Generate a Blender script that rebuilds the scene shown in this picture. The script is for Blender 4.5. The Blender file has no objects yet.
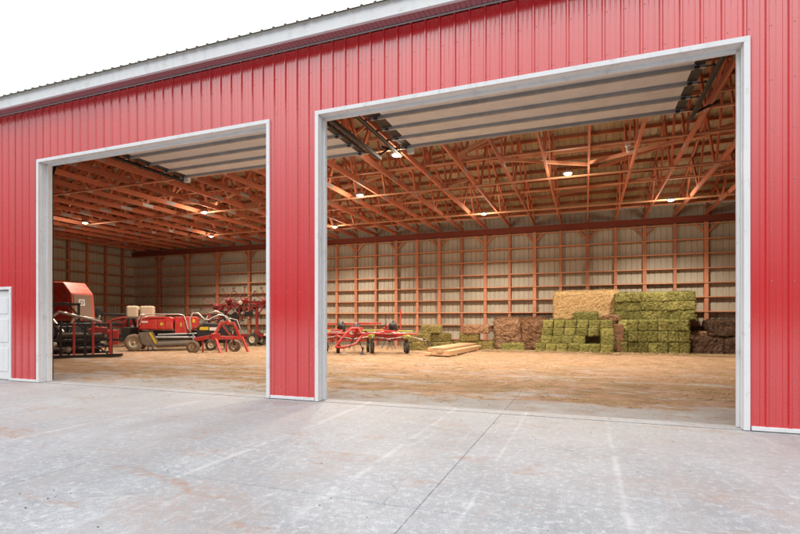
import bpy, math, random
from mathutils import Vector, Matrix, noise as mnoise
R = math.radians
random.seed(11)
scene = bpy.context.scene
col = scene.collection

# ------------------------------------------------------------------ mesh helpers
class MB:
    """collects shapes, builds ONE mesh object"""
    def __init__(s):
        s.v, s.f, s.m, s.sm = [], [], [], []
    def add(s, vs, fs, mi=0, smooth=False):
        o = len(s.v)
        s.v += [tuple(v) for v in vs]
        for f in fs:
            s.f.append(tuple(i + o for i in f)); s.m.append(mi); s.sm.append(smooth)
        return s
    def box(s, c, d, rot=None, mi=0):
        c = Vector(c); hx, hy, hz = d[0]/2, d[1]/2, d[2]/2
        vs = [Vector((x, y, z)) for x in (-hx, hx) for y in (-hy, hy) for z in (-hz, hz)]
        if rot is not None: vs = [rot @ v for v in vs]
        return s.add([v + c for v in vs], [(0,1,3,2),(4,6,7,5),(0,4,5,1),(2,3,7,6),(0,2,6,4),(1,5,7,3)], mi)
    def b2(s, lo, hi, mi=0):
        return s.box([(a+b)/2 for a, b in zip(lo, hi)], [b-a for a, b in zip(lo, hi)], None, mi)
    def beam(s, p0, p1, w, h, up=(0,0,1), mi=0):
        """bar of section w (sideways) x h (along up)"""
        p0, p1 = Vector(p0), Vector(p1); d = (p1-p0); L = d.length; d.normalize()
        up = Vector(up)
        side = d.cross(up)
        if side.length < 1e-4: side = d.cross(Vector((1,0,0)))
        side.normalize(); u = side.cross(d).normalized()
        rot = Matrix((d, side, u)).transposed()
        return s.box((p0+p1)/2, (L, w, h), rot, mi)
    def tube(s, p0, p1, r0, r1=None, n=10, mi=0, cap=True):
        r1 = r0 if r1 is None else r1
        p0, p1 = Vector(p0), Vector(p1); d = (p1-p0).normalized()
        a = d.orthogonal().normalized(); b = d.cross(a)
        vs = []
        for p, r in ((p0, r0), (p1, r1)):
            for i in range(n):
                t = 2*math.pi*i/n
                vs.append(p + (a*math.cos(t)+b*math.sin(t))*r)
        s.add(vs, [(i, (i+1) % n, n+(i+1) % n, n+i) for i in range(n)], mi, True)
        if cap: s.add(vs, [tuple(range(n-1, -1, -1)), tuple(range(n, 2*n))], mi)
        return s
    def path(s, pts, r, n=8, mi=0):
        pts = [Vector(p) for p in pts]
        vs = []
        a = None
        for i, p in enumerate(pts):
            d = (pts[min(i+1, len(pts)-1)] - pts[max(i-1, 0)]).normalized()
            if a is None: a = d.orthogonal().normalized()
            a = (a - d*a.dot(d)).normalized(); b = d.cross(a)
            for k in range(n):
                t = 2*math.pi*k/n
                vs.append(p + (a*math.cos(t)+b*math.sin(t))*r)
        fs = []
        for i in range(len(pts)-1):
            for k in range(n):
                fs.append((i*n+k, i*n+(k+1) % n, (i+1)*n+(k+1) % n, (i+1)*n+k))
        s.add(vs, fs, mi, True)
        m = (len(pts)-1)*n
        return s.add(vs, [tuple(range(n-1, -1, -1)), tuple(range(m, m+n))], mi)
    def lathe(s, c, axis, prof, n=20, mi=0, smooth=True):
        """prof: list of (along axis, radius)"""
        c = Vector(c); d = Vector(axis).normalized(); a = d.orthogonal().normalized(); b = d.cross(a)
        vs = []
        for t, r in prof:
            for i in range(n):
                q = 2*math.pi*i/n
                vs.append(c + d*t + (a*math.cos(q)+b*math.sin(q))*max(r, 1e-4))
        fs = [(j*n+i, j*n+(i+1) % n, (j+1)*n+(i+1) % n, (j+1)*n+i) for j in range(len(prof)-1) for i in range(n)]
        return s.add(vs, fs, mi, smooth)
    def prism(s, poly, ext, plane='xz', mi=0):
        """polygon in a plane extruded from ext[0] to ext[1] along the third axis"""
        n = len(poly)
        mk = {'xz': lambda p, e: (p[0], e, p[1]), 'yz': lambda p, e: (e, p[0], p[1]), 'xy': lambda p, e: (p[0], p[1], e)}[plane]
        vs = [mk(p, ext[0]) for p in poly] + [mk(p, ext[1]) for p in poly]
        fs = [tuple(range(n)), tuple(range(2*n-1, n-1, -1))] + [(i, n+i, n+(i+1) % n, (i+1) % n) for i in range(n)]
        return s.add(vs, fs, mi)
    def build(s, name, mats, parent=None, bevel=0, fix=True):
        me = bpy.data.meshes.new(name)
        me.from_pydata(s.v, [], s.f)
        for m in (mats if isinstance(mats, (list, tuple)) else [mats]): me.materials.append(m)
        me.polygons.foreach_set('material_index', s.m)
        me.polygons.foreach_set('use_smooth', s.sm)
        me.update()
        if fix:
            import bmesh
            bm = bmesh.new(); bm.from_mesh(me); bmesh.ops.recalc_face_normals(bm, faces=bm.faces); bm.to_mesh(me); bm.free()
        o = bpy.data.objects.new(name, me); col.objects.link(o)
        if parent: o.parent = parent
        if bevel:
            b = o.modifiers.new('bevel', 'BEVEL'); b.width = bevel; b.segments = 2; b.limit_method = 'ANGLE'; b.angle_limit = R(40)
        return o

def tag(o, label=None, cat=None, group=None, kind=None):
    if label: o['label'] = label
    if cat: o['category'] = cat
    if group: o['group'] = group
    if kind: o['kind'] = kind
    return o
def thing(name, label, cat, loc=(0,0,0), rz=0, group=None):
    o = bpy.data.objects.new(name, None); col.objects.link(o)
    o.location = loc; o.rotation_euler = (0, 0, rz); o.empty_display_size = .3
    return tag(o, label, cat, group)
def copy_tree(o, parent=None):
    c = o.copy(); col.objects.link(c)
    if parent: c.parent = parent
    for ch in list(o.children): copy_tree(ch, c)
    return c

# ------------------------------------------------------------------ materials
class NT:
    def __init__(s, name):
        s.mat = bpy.data.materials.new(name); s.mat.use_nodes = True
        s.t = s.mat.node_tree; s.n = s.t.nodes
        s.b = s.n['Principled BSDF']
        s.tc = s.n.new('ShaderNodeTexCoord')
    def link(s, a, b): s.t.links.new(a, b)
    def val(s, sock, v):
        if hasattr(v, 'is_output') or isinstance(v, bpy.types.NodeSocket): s.link(v, sock)
        else: sock.default_value = v
    def mapping(s, scale=(1,1,1), rot=(0,0,0), loc=(0,0,0), coord='Object'):
        m = s.n.new('ShaderNodeMapping'); s.link(s.tc.outputs[coord], m.inputs[0])
        m.inputs['Scale'].default_value = scale; m.inputs['Rotation'].default_value = rot; m.inputs['Location'].default_value = loc
        return m.outputs[0]
    def noise(s, scale, detail=4, rough=.55, vec=None, dist=0):
        n = s.n.new('ShaderNodeTexNoise'); n.inputs['Scale'].default_value = scale; n.inputs['Detail'].default_value = detail
        n.inputs['Roughness'].default_value = rough; n.inputs['Distortion'].default_value = dist
        s.link(vec if vec else s.tc.outputs['Object'], n.inputs['Vector'])
        return n.outputs['Fac']
    def voronoi(s, scale, vec=None, feature='F1'):
        n = s.n.new('ShaderNodeTexVoronoi'); n.inputs['Scale'].default_value = scale; n.feature = feature
        s.link(vec if vec else s.tc.outputs['Object'], n.inputs['Vector'])
        return n
    def ramp(s, fac, stops):
        r = s.n.new('ShaderNodeValToRGB'); s.link(fac, r.inputs[0]); e = r.color_ramp.elements
        while len(e) < len(stops): e.new(.5)
        for el, (p, c) in zip(e, stops):
            el.position = p; el.color = (c, c, c, 1) if isinstance(c, (int, float)) else (*c, 1)
        return r.outputs[0]
    def mix(s, fac, a, b, mode='MIX'):
        m = s.n.new('ShaderNodeMix'); m.data_type = 'RGBA'; m.blend_type = mode
        s.val(m.inputs[0], fac)
        for sock, v in ((m.inputs[6], a), (m.inputs[7], b)):
            s.val(sock, (*v, 1) if isinstance(v, tuple) and len(v) == 3 else v)
        return m.outputs[2]
    def math(s, op, a, b=0., c=0.):
        m = s.n.new('ShaderNodeMath'); m.operation = op
        s.val(m.inputs[0], a); s.val(m.inputs[1], b); s.val(m.inputs[2], c)
        return m.outputs[0]
    def sep(s, vec=None):
        x = s.n.new('ShaderNodeSeparateXYZ'); s.link(vec if vec else s.tc.outputs['Object'], x.inputs[0]); return x.outputs
    def rand(s):
        return s.n.new('ShaderNodeObjectInfo').outputs['Random']
    def bump(s, h, strength=.3, dist=.01):
        b = s.n.new('ShaderNodeBump'); b.inputs['Strength'].default_value = strength; b.inputs['Distance'].default_value = dist
        s.link(h, b.inputs['Height']); s.link(b.outputs[0], s.b.inputs['Normal'])
    def set(s, color=None, rough=None, metal=None, spec=None, coat=None):
        if color is not None: s.val(s.b.inputs['Base Color'], (*color, 1) if isinstance(color, tuple) and len(color) == 3 else color)
        if rough is not None: s.val(s.b.inputs['Roughness'], rough)
        if metal is not None: s.b.inputs['Metallic'].default_value = metal
        if spec is not None: s.b.inputs['Specular IOR Level'].default_value = spec
        if coat is not None: s.b.inputs['Coat Weight'].default_value = coat; s.b.inputs['Coat Roughness'].default_value = .25
        return s.mat

def paint(name, c, rough=.45, spec=.5, dirt=(.25,.18,.12), amount=.35, metal=0.):
    m = NT(name)
    f = m.ramp(m.noise(3.2, 6, .65), [(.45, 0.), (.72, amount)])
    f2 = m.ramp(m.noise(26, 3, .6), [(.55, 0.), (.75, amount*.6)])
    k = m.math('MAXIMUM', f, f2)
    cc = m.mix(m.rand(), c, tuple(x*.85 for x in c))
    m.set(m.mix(k, cc, dirt), m.math('MULTIPLY_ADD', k, .4, rough), metal, spec)
    return m.mat
def wood(name, c0, c1, axis=None):
    m = NT(name)
    vec = m.mapping((3,3,3))
    if axis == 'x': vec = m.mapping((.5, 14, 14))
    if axis == 'y': vec = m.mapping((14, .5, 14))
    if axis == 'z': vec = m.mapping((14, 14, .5))
    g = m.noise(2.2, 5, .6, vec, .6)
    c = m.mix(m.ramp(g, [(.3, 0.), (.7, 1.)]), c0, c1)
    big = m.noise(.55, 2)
    c = m.mix(m.ramp(big, [(.35, 0.), (.7, .45)]), c, tuple(x*.62 for x in c0))
    kn = m.voronoi(1.7)
    c = m.mix(m.ramp(kn.outputs['Distance'], [(.03, .8), (.06, 0.)]), c, (.09,.035,.015))
    rn = m.math('MULTIPLY_ADD', m.rand(), .5, .7)
    c = m.mix(1., c, rn, 'MULTIPLY')
    m.set(c, .7, 0, .25); m.bump(g, .15, .004)
    return m.mat
M = {}
# painted red steel siding: broad panel to panel tint change, rain streaks low down
def red_siding(name):
    m = NT(name)
    x, y, z = m.sep()
    pan = m.n.new('ShaderNodeTexWhiteNoise'); pan.noise_dimensions = '1D'
    m.link(m.math('FLOOR', m.math('DIVIDE', x, .9144)), pan.inputs['W'])
    c = m.mix(m.math('MULTIPLY', pan.outputs['Value'], .5), (.64,.006,.010), (.54,.004,.008))
    st = m.noise(1., 5, .6, m.mapping((9, 9, .45)))
    c = m.mix(m.ramp(st, [(.5, 0.), (.8, .3)]), c, (.5,.05,.05))
    m.set(c, m.math('MULTIPLY_ADD', m.noise(2.5, 4), .14, .20), 0, .9)
    m.b.inputs['Coat Weight'].default_value = 1.; m.b.inputs['Coat Roughness'].default_value = .12; m.b.inputs['Coat IOR'].default_value = 1.92
    m.bump(m.noise(.9, 2, .5, m.mapping((2.5, 2.5, .8))), .22, .02)
    return m.mat
M['siding'] = red_siding('red_painted_steel')
M['screw'] = paint('screw_head', (.55,.2,.2), .35, .5)
M['screw_grey'] = paint('grey_screw_head', (.3,.3,.3), .4, .5)
def trim_white(name, c):
    m = NT(name)
    st = m.noise(1., 5, .65, m.mapping((6, 6, .7)))
    k = m.ramp(st, [(.5, 0.), (.85, .5)])
    sc = m.ramp(m.noise(4.5, 7, .8), [(.56, 0.), (.66, .5)])
    cc = m.mix(k, c, tuple(v*.62 for v in c))
    m.set(m.mix(sc, cc, (.40,.36,.32)), .38, 0, .5)
    m.bump(m.noise(3., 2), .06, .01)
    return m.mat
M['trim'] = trim_white('white_trim_steel', (.72,.74,.76))
M['fascia'] = trim_white('white_fascia_steel', (.66,.68,.70))
M['soffit'] = paint('maroon_soffit_steel', (.40,.16,.18), .35, .8, amount=.1)
M['roof_out'] = paint('charcoal_roof_steel', (.035,.037,.04), .45, .5, amount=.15)
M['grey_steel'] = paint('galvanised_steel', (.55,.57,.59), .38, .5, (.2,.18,.16), .3, .55)
M['strut_steel'] = paint('dull_strut_steel', (.40,.41,.42), .45, .4, (.15,.13,.12), .3, .3)
M['dark_steel'] = paint('dark_steel', (.03,.03,.032), .5, .4, (.1,.075,.055), .3)
M['black'] = paint('black_implement_paint', (.014,.014,.015), .42, .5, (.10,.07,.05), .32)
M['red'] = paint('red_implement_paint', (.50,.02,.018), .38, .6, (.40,.21,.14), .5)
M['dark_red'] = paint('dark_red_implement_paint', (.23,.010,.012), .5, .4, (.16,.08,.055), .5)
M['hood_red'] = paint('faded_red_hood_paint', (.56,.11,.075), .45, .5, (.5,.25,.17), .35)
M['taupe'] = paint('taupe_panel_paint', (.25,.17,.12), .55, .4)
M['beige'] = paint('beige_plastic', (.62,.52,.38), .5, .4, (.4,.28,.18), .4)
M['olive_grey'] = paint('dusty_grey_paint', (.17,.145,.12), .6, .3, (.3,.2,.13), .6)
M['rubber'] = paint('dusty_rubber', (.03,.028,.026), .8, .25, (.26,.19,.13), .75)
M['pale_rubber'] = paint('mud_coated_rubber', (.20,.155,.115), .85, .2, (.38,.28,.19), .8)
M['rim'] = paint('cream_wheel_rim', (.55,.48,.36), .5, .4, (.3,.22,.15), .5)
M['yellow'] = paint('yellow_decal', (.65,.45,.03), .4, .4)
M['lime'] = paint('lime_cover_paint', (.42,.44,.07), .45, .4)
M['silver'] = paint('bright_steel_pipe', (.6,.57,.52), .3, .5, (.3,.2,.14), .4, .5)
M['white_decal'] = paint('white_decal', (.75,.75,.72), .45, .4)
M['tan_panel'] = paint('tan_door_skin', (.74,.73,.71), .5, .35, (.46,.42,.37), .3)
M['post'] = wood('post_timber', (.52,.22,.125), (.42,.165,.09), 'z')
M['girt'] = wood('girt_timber', (.60,.29,.16), (.50,.22,.115), 'x')
M['girt_y'] = wood('end_wall_girt_timber', (.46,.20,.10), (.37,.14,.07), 'y')
M['truss'] = wood('truss_timber', (.60,.215,.125), (.50,.16,.085), 'y')
M['brace'] = wood('brace_timber', (.68,.34,.20), (.58,.26,.14), 'x')
M['purlin'] = wood('purlin_timber', (.48,.19,.10), (.40,.15,.075), 'x')
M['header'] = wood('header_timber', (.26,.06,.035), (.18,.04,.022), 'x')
M['lumber'] = wood('fresh_sawn_lumber', (.66,.44,.26), (.56,.35,.19), 'y')
def liner(name, c):
    m = NT(name)
    k = m.ramp(m.noise(.7, 4, .6), [(.4, 0.), (.7, .35)])
    s = m.ramp(m.noise(1., 4, .6, m.mapping((8, 8, .4))), [(.5, 0.), (.8, .4)])
    m.set(m.mix(m.math('MAXIMUM', k, s), c, tuple(v*.6 for v in c)), .42, 0, .4)
    return m.mat
M['liner'] = liner('cream_wall_steel', (.44,.405,.32))
M['roof_in'] = liner('tan_roof_steel', (.40,.33,.22))

def concrete():
    m = NT('weathered_concrete')
    x, y, z = m.sep()
    base = m.mix(m.ramp(m.noise(.8, 6, .65), [(.32, 0.), (.68, 1.)]), (.245,.265,.29), (.40,.425,.455))
    # broom finish and trowel mottling
    fine = m.noise(80, 5, .75)
    base = m.mix(m.ramp(fine, [(.38, .7), (.56, 0.)]), base, (.19,.195,.20))
    mid = m.noise(15, 7, .8, None, .3)
    base = m.mix(m.ramp(mid, [(.50, 0.), (.64, .55)]), base, (.60,.62,.645))
    base = m.mix(m.ramp(m.noise(4.3, 7, .74, m.mapping((1,1,1), loc=(3,8,0)), .8), [(.53, 0.), (.66, .5)]), base, (.25,.245,.25))
    # wheel sweeps running in through the doors
    sw = m.noise(1., 4, .6, m.mapping((1.6, .22, 1), loc=(2.3, 0, 0)), 1.2)
    base = m.mix(m.ramp(sw, [(.50, 0.), (.62, .5)]), base, (.30,.29,.29))
    # soil tracked out of the barn: reddish patches
    p = m.noise(.55, 5, .6, m.mapping((1, 1.5, 1), loc=(5.1, 1.7, 0)), .7)
    p2 = m.noise(9, 6, .75)
    soil = m.math('MULTIPLY', m.ramp(p, [(.54, 0.), (.66, .7)]), m.ramp(p2, [(.40, .05), (.60, .8)]))
    base = m.mix(soil, base, (.33,.25,.215))
    p3 = m.noise(1.3, 5, .65, m.mapping((.6, 1.6, 1), loc=(1.1, 9.2, 0)), .6)
    base = m.mix(m.math('MULTIPLY', m.ramp(p3, [(.57, 0.), (.64, .8)]), m.ramp(p2, [(.42, 0.), (.6, 1.)])), base, (.30,.19,.135))
    # pinkish wash toward the doors
    nd = m.ramp(m.math('ADD', m.math('MULTIPLY', y, .12), m.math('MULTIPLY', m.noise(.9, 4), .5)), [(.6, 0.), (1.2, .3)])
    base = m.mix(nd, base, (.45,.40,.38))
    # pale worn lines along the screed edges
    lines = None
    for xi, w in ((-3.3, .05), (-1.86, .045), (-.8, .028), (.27, .04), (-6.1, .05), (3.4, .04)):
        d = m.math('ABSOLUTE', m.math('SUBTRACT', m.math('ADD', x, m.math('MULTIPLY', m.noise(1.3, 6, .75), .09)), xi + .045))
        l = m.math('SUBTRACT', 1., m.math('MINIMUM', m.math('DIVIDE', d, w), 1.))
        lines = l if lines is None else m.math('MAXIMUM', lines, l)
    brk = m.ramp(m.noise(1.6, 4, .7), [(.42, 0.), (.60, .6)])
    base = m.mix(m.math('MULTIPLY', lines, brk), base, (.52,.53,.545))
    scf = m.noise(1., 7, .8, m.mapping((5, .8, 1), (0, 0, .25), (1,4,0)), .5)
    base = m.mix(m.ramp(scf, [(.56, 0.), (.68, .22)]), base, (.56,.58,.60))
    scd = m.noise(1., 7, .8, m.mapping((.9, 5, 1), (0, 0, -.2), (6,2,0)), .5)
    base = m.mix(m.ramp(scd, [(.58, 0.), (.68, .4)]), base, (.20,.19,.19))
    # pits and bits
    v = m.voronoi(5.5)
    size = m.math('MULTIPLY_ADD', m.noise(2.1, 2), .05, -.014)
    base = m.mix(m.math('LESS_THAN', v.outputs['Distance'], size), base, (.10,.085,.075))
    # fine cracks
    cr = m.voronoi(.55, m.mapping((1,1,1)), 'DISTANCE_TO_EDGE')
    dv = m.n.new('ShaderNodeVectorMath'); dv.operation = 'ADD'
    nz = m.n.new('ShaderNodeTexNoise'); nz.inputs['Scale'].default_value = 1.7; m.link(m.tc.outputs['Object'], nz.inputs['Vector'])
    m.link(m.tc.outputs['Object'], dv.inputs[0]); nsc = m.n.new('ShaderNodeVectorMath'); nsc.operation = 'SCALE'; nsc.inputs[3].default_value = .3; m.link(nz.outputs['Color'], nsc.inputs[0]); m.link(nsc.outputs[0], dv.inputs[1]); m.link(dv.outputs[0], cr.inputs['Vector'])
    k = m.math('MULTIPLY', m.math('LESS_THAN', cr.outputs['Distance'], .0016), m.ramp(m.noise(.7, 3), [(.52, 0.), (.6, .55)]))
    base = m.mix(k, base, (.14,.13,.125))
    m.set(base, m.math('MULTIPLY_ADD', mid, .25, .5), 0, .35)
    m.bump(m.math('ADD', fine, m.math('MULTIPLY', mid, 1.5)), .25, .004)
    return m.mat
M['concrete'] = concrete()
M['joint'] = paint('joint_dirt', (.15,.14,.13), .9, .1)
def barn_floor():
    m = NT('chaff_covered_floor')
    x, y, z = m.sep()
    slab = m.mix(m.ramp(m.noise(.9, 6, .7), [(.35, 0.), (.65, 1.)]), (.42,.395,.375), (.55,.52,.495))
    slab = m.mix(m.ramp(m.noise(70, 5, .75), [(.38, .55), (.56, 0.)]), slab, (.22,.20,.19))
    slab = m.mix(m.ramp(m.noise(1.6, 6, .75), [(.47, 0.), (.64, .6)]), slab, (.36,.25,.195))
    for xj in (-1.135, -4.45, -7.78):
        jn = m.math('LESS_THAN', m.math('ABSOLUTE', m.math('SUBTRACT', x, xj)), .005)
        slab = m.mix(m.math('MULTIPLY', jn, .8), slab, (.10,.09,.08))
    chaff = m.mix(m.ramp(m.noise(1.3, 6, .7), [(.35, 0.), (.68, 1.)]), (.41,.23,.14), (.56,.345,.225))
    band = m.math('MULTIPLY', m.ramp(m.math('MULTIPLY', y, .05), [(.43, 0.), (.455, 1.)]), m.ramp(m.math('MULTIPLY', y, .05), [(.53, 1.), (.60, 0.)]))
    bn_ = m.ramp(m.noise(1.9, 7, .75, m.mapping((.5, 1.2, 1), loc=(2,5,0)), .4), [(.44, 0.), (.56, .75)])
    chaff = m.mix(m.math('MULTIPLY', band, bn_), chaff, (.235,.165,.075))
    st = m.noise(120, 4, .8, m.mapping((1, .55, 1), (0, 0, .6)), .8)
    chaff = m.mix(m.ramp(st, [(.40, .8), (.54, 0.)]), chaff, (.17,.10,.055))
    st2 = m.noise(100, 4, .8, m.mapping((.5, 1, 1), (0, 0, -.4)), .8)
    chaff = m.mix(m.ramp(st2, [(.52, 0.), (.62, .75)]), chaff, (.64,.49,.32))
    trk = m.noise(1., 6, .7, m.mapping((1.1, .3, 1), (0, 0, .12)), 1.)
    chaff = m.mix(m.ramp(trk, [(.5, 0.), (.62, .6)]), chaff, (.42,.27,.19))
    wheel_ = m.noise(2.6, 7, .75, m.mapping((1,1,1), loc=(9,2,0)), .5)
    chaff = m.mix(m.ramp(wheel_, [(.50, 0.), (.60, .6)]), chaff, (.20,.115,.06))
    gr = m.ramp(m.noise(.9, 5, .7, m.mapping((1,1,1), loc=(4,0,0))), [(.5, 0.), (.66, .6)])
    chaff = m.mix(gr, chaff, (.27,.20,.085))
    edge = m.math('MULTIPLY_ADD', m.noise(.9, 8, .72, m.mapping((.45, 1.2, 1))), 6.4, -3.2)
    edge2 = m.math('MULTIPLY_ADD', m.noise(4.5, 8, .8, m.mapping((.7, 1.1, 1))), 3.6, -1.8)
    e = m.math('ADD', m.math('ADD', y, -8.5), m.math('ADD', edge, edge2))
    cover = m.ramp(m.math('MULTIPLY_ADD', e, .5, .5), [(.46, 0.), (.54, 1.)])
    inner = m.ramp(m.noise(1.15, 6, .7, m.mapping((.45, 1.3, 1), loc=(7, 3, 0))), [(.52, 1.), (.60, .15)])
    inner = m.math('MAXIMUM', inner, m.ramp(m.math('MULTIPLY', y, .05), [(.55, 0.), (.8, 1.)]))
    fac = m.math('MULTIPLY', cover, inner)
    m.set(m.mix(fac, slab, chaff), .9, 0, .15)
    m.bump(m.math('ADD', st, st2), .8, .02)
    return m.mat
M['floor'] = barn_floor()
def ground_mat():
    m = NT('gravel_ground')
    m.set(m.mix(m.noise(.8, 8, .7), (.22,.20,.17), (.34,.31,.27)), .95, 0, .1); return m.mat
M['ground'] = ground_mat()
def hay(name, a, b, dark, hi):
    m = NT(name)
    w = m.noise(7, 6, .75, m.mapping((1, 1, 1.8)), .3)
    c = m.mix(m.ramp(w, [(.34, 0.), (.64, 1.)]), a, b)
    f = m.noise(30, 5, .85, m.mapping((.7, .7, 1.5)), .4)
    c = m.mix(m.ramp(f, [(.40, .95), (.52, 0.)]), c, dark)
    g = m.noise(34, 5, .85, m.mapping((.6, 1, 1.3), loc=(3,1,2)), .4)
    c = m.mix(m.ramp(g, [(.52, 0.), (.62, .85)]), c, hi)
    c = m.mix(m.math('MULTIPLY', m.math('POWER', m.rand(), 2.), .22), c, hi)
    # weathered top course of stems
    lo_ = m.noise(1.7, 4, .7)
    c = m.mix(m.ramp(lo_, [(.52, 0.), (.72, .35)]), c, hi)
    c = m.mix(1., c, m.math('MULTIPLY_ADD', m.math('FRACT', m.math('MULTIPLY', m.rand(), 7.3)), .34, .80), 'MULTIPLY')
    m.set(c, .95, 0, .1); m.bump(m.math('ADD', f, g), .7, .018)
    return m.mat
M['green_hay'] = hay('green_hay', (.145,.15,.038), (.25,.235,.072), (.028,.032,.010), (.46,.40,.15))
M['olive_hay'] = hay('olive_hay', (.15,.125,.04), (.24,.19,.065), (.05,.04,.015), (.36,.28,.11))
M['straw'] = hay('golden_straw', (.50,.31,.13), (.62,.41,.19), (.22,.12,.045), (.78,.58,.32))
M['brown_hay'] = hay('brown_hay', (.19,.095,.05), (.28,.15,.08), (.065,.03,.017), (.42,.27,.17))
M['dark_hay'] = hay('dark_brown_hay', (.085,.05,.033), (.13,.075,.05), (.02,.012,.009), (.20,.13,.09))
def chaffm():
    m = NT('loose_hay_strands')
    h_ = m.noise(42, 2, .6)
    c = m.mix(m.ramp(h_, [(.40, 0.), (.5, 1.)]), (.15,.105,.045), (.46,.33,.17))
    c = m.mix(m.ramp(h_, [(.54, 0.), (.62, 1.)]), c, (.74,.60,.38))
    m.set(m.mix(m.ramp(m.noise(1.1, 3), [(.5, 0.), (.66, .5)]), c, (.24,.20,.07)), .9, 0, .1); return m.mat
M['chaff'] = chaffm()
def emit(name, c, s):
    m = NT(name); m.set((.8,.8,.8), .4); m.b.inputs['Emission Color'].default_value = (*c, 1); m.b.inputs['Emission Strength'].default_value = s
    return m.mat
M['lens'] = emit('lit_lamp_lens', (1., .84, .60), 5.)

# ------------------------------------------------------------------ layout numbers (metres)
XL, XR, YF, YB = -27.3, 9.2, 7.11, 23.5
SOF, FAS, EAVE_Y = 5.95, 6.21, 6.83
PITCH = .30; YM = (YF+YB)/2
def roof_z(y): return 6.15 + (min(y, 2*YM-y) - YF)*PITCH
RDOOR = (-4.14, 1.815); LDOOR = (-11.05, -5.17); DTOP = 4.77
MDOOR = (-12.95, -12.03); MTOP = 2.04

# ------------------------------------------------------------------ setting
def gm(name, lo, hi, z, mat, nx=1, ny=1):
    m = MB(); vs = []; 
    for j in range(ny+1):
        for i in range(nx+1): vs.append((lo[0]+(hi[0]-lo[0])*i/nx, lo[1]+(hi[1]-lo[1])*j/ny, z))
    m.add(vs, [(j*(nx+1)+i, j*(nx+1)+i+1, (j+1)*(nx+1)+i+1, (j+1)*(nx+1)+i) for j in range(ny) for i in range(nx)])
    return tag(m.build(name, mat), kind='structure')
gm('ground', (-900, -900), (900, 900), -.06, M['ground'])
gm('apron_bed', (-30, -22), (22, YF+.28), -.014, M['joint'])
ap = MB()
xs = [-29.6 + 0, -24.35, -21.05, -17.7, -14.4, -11.1, -7.78, -4.45, -1.135, 2.2, 5.5, 8.8, 12.1, 15.4, 18.7, 21.9]
ys = [-21.8, -16.7, -13.3, -10., -6.65, -3.3, .02, 3.33, 7.105]
rg = random.Random(5)
for i in range(len(xs)-1):
    for j in range(len(ys)-1):
        g = .0017; dz = rg.uniform(-.002, .002)
        gy = .003 if j % 2 else .002
        x0, x1, y0, y1 = xs[i]+g*.8, xs[i+1]-g*.8, ys[j]+gy, ys[j+1]-gy
        c = .005
        vs = [(x0,y0,-.03),(x1,y0,-.03),(x1,y1,-.03),(x0,y1,-.03),
              (x0,y0,dz-c),(x1,y0,dz-c),(x1,y1,dz-c),(x0,y1,dz-c),
              (x0+c,y0+c,dz),(x1-c,y0+c,dz),(x1-c,y1-c,dz),(x0+c,y1-c,dz)]
        ap.add(vs, [(8,9,10,11)] + [(a, (a+1) % 4, 4+(a+1) % 4, 4+a) for a in range(4)] + [(4+a, 4+(a+1) % 4, 8+(a+1) % 4, 8+a) for a in range(4)])
tag(ap.build('concrete_apron', M['concrete'], fix=False), kind='structure')
# threshold strip of concrete below the doors, then the littered floor
sl = MB(); sl.b2((XL, YF-.002+.006, -.03), (XR, YF+.27, .006)); tag(sl.build('threshold_strip', M['concrete']), kind='structure')
fl = MB(); nx, ny = 150, 70; vs = []
for j in range(ny+1):
    for i in range(nx+1):
        x = XL+.05+(XR-XL-.1)*i/nx; y = YF+.272+(YB-YF-.3)*j/ny
        k = max(0, min(1, (y-9)/3))
        z = .004 + k*(.025 + .05*mnoise.noise(Vector((x*.5, y*.6, 1))) + .025*mnoise.noise(Vector((x*1.7, y*1.9, 4))))
        vs.append((x, y, max(z, .002)))
fl.add(vs, [(j*(nx+1)+i, j*(nx+1)+i+1, (j+1)*(nx+1)+i+1, (j+1)*(nx+1)+i) for j in range(ny) for i in range(nx)], 0, True)
tag(fl.build('barn_floor', M['floor'], fix=False), kind='structure')

# ------------------------------------------------------------------ the barn
barn = thing('barn', 'big red metal pole barn with two open overhead doors and timber trusses inside', 'barn', (0, 0, 0))
def part(mb, name, mat, parent=barn, bevel=0, fix=True): return mb.build(name, mat, parent, bevel, fix)

def rib_profile(x0, x1, step=.2286, h=.026, phase=0.):
    """(x, height) points of an agricultural panel: one tall rib, two low ones"""
    pts = []
    k = math.floor((x0-phase)/step)-1
    while k*step+phase < x1+step:
        b = k*step+phase
        for dx, hh in ((-.026,0),(-.010,h),(.010,h),(.026,0),(.068,0),(.075,.0042),(.085,.0042),(.092,0),(.136,0),(.143,.0042),(.153,.0042),(.160,0)):
            pts.append((b+dx, hh))
        k += 1
    return [p for p in pts if x0 < p[0] < x1]
def profile_with(x0, x1, cuts, **kw):
    pts = rib_profile(x0, x1, **kw)
    def hat(x):
        for (a, ha), (b, hb) in zip(pts, pts[1:]):
            if a <= x <= b: return ha + (hb-ha)*(x-a)/max(b-a, 1e-6)
        return 0
    ex = [(c, hat(c)) for c in [x0, x1] + cuts]
    return sorted(set(pts + ex))
front = MB()
cuts = list(RDOOR) + list(LDOOR) + list(MDOOR)
pf = profile_with(XL, XR, cuts)
for (a, ha), (b, hb) in zip(pf, pf[1:]):
    if b-a < 1e-5: continue
    mid = (a+b)/2; z0 = .055
    for (l, r), t in ((RDOOR, DTOP), (LDOOR, DTOP), (MDOOR, MTOP)):
        if l < mid < r: z0 = t
    front.add([(a, YF-ha, z0), (b, YF-hb, z0), (b, YF-hb, SOF-.01), (a, YF-ha, SOF-.01)], [(0, 1, 2, 3)])
k0 = math.floor(XL/.2286)
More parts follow.
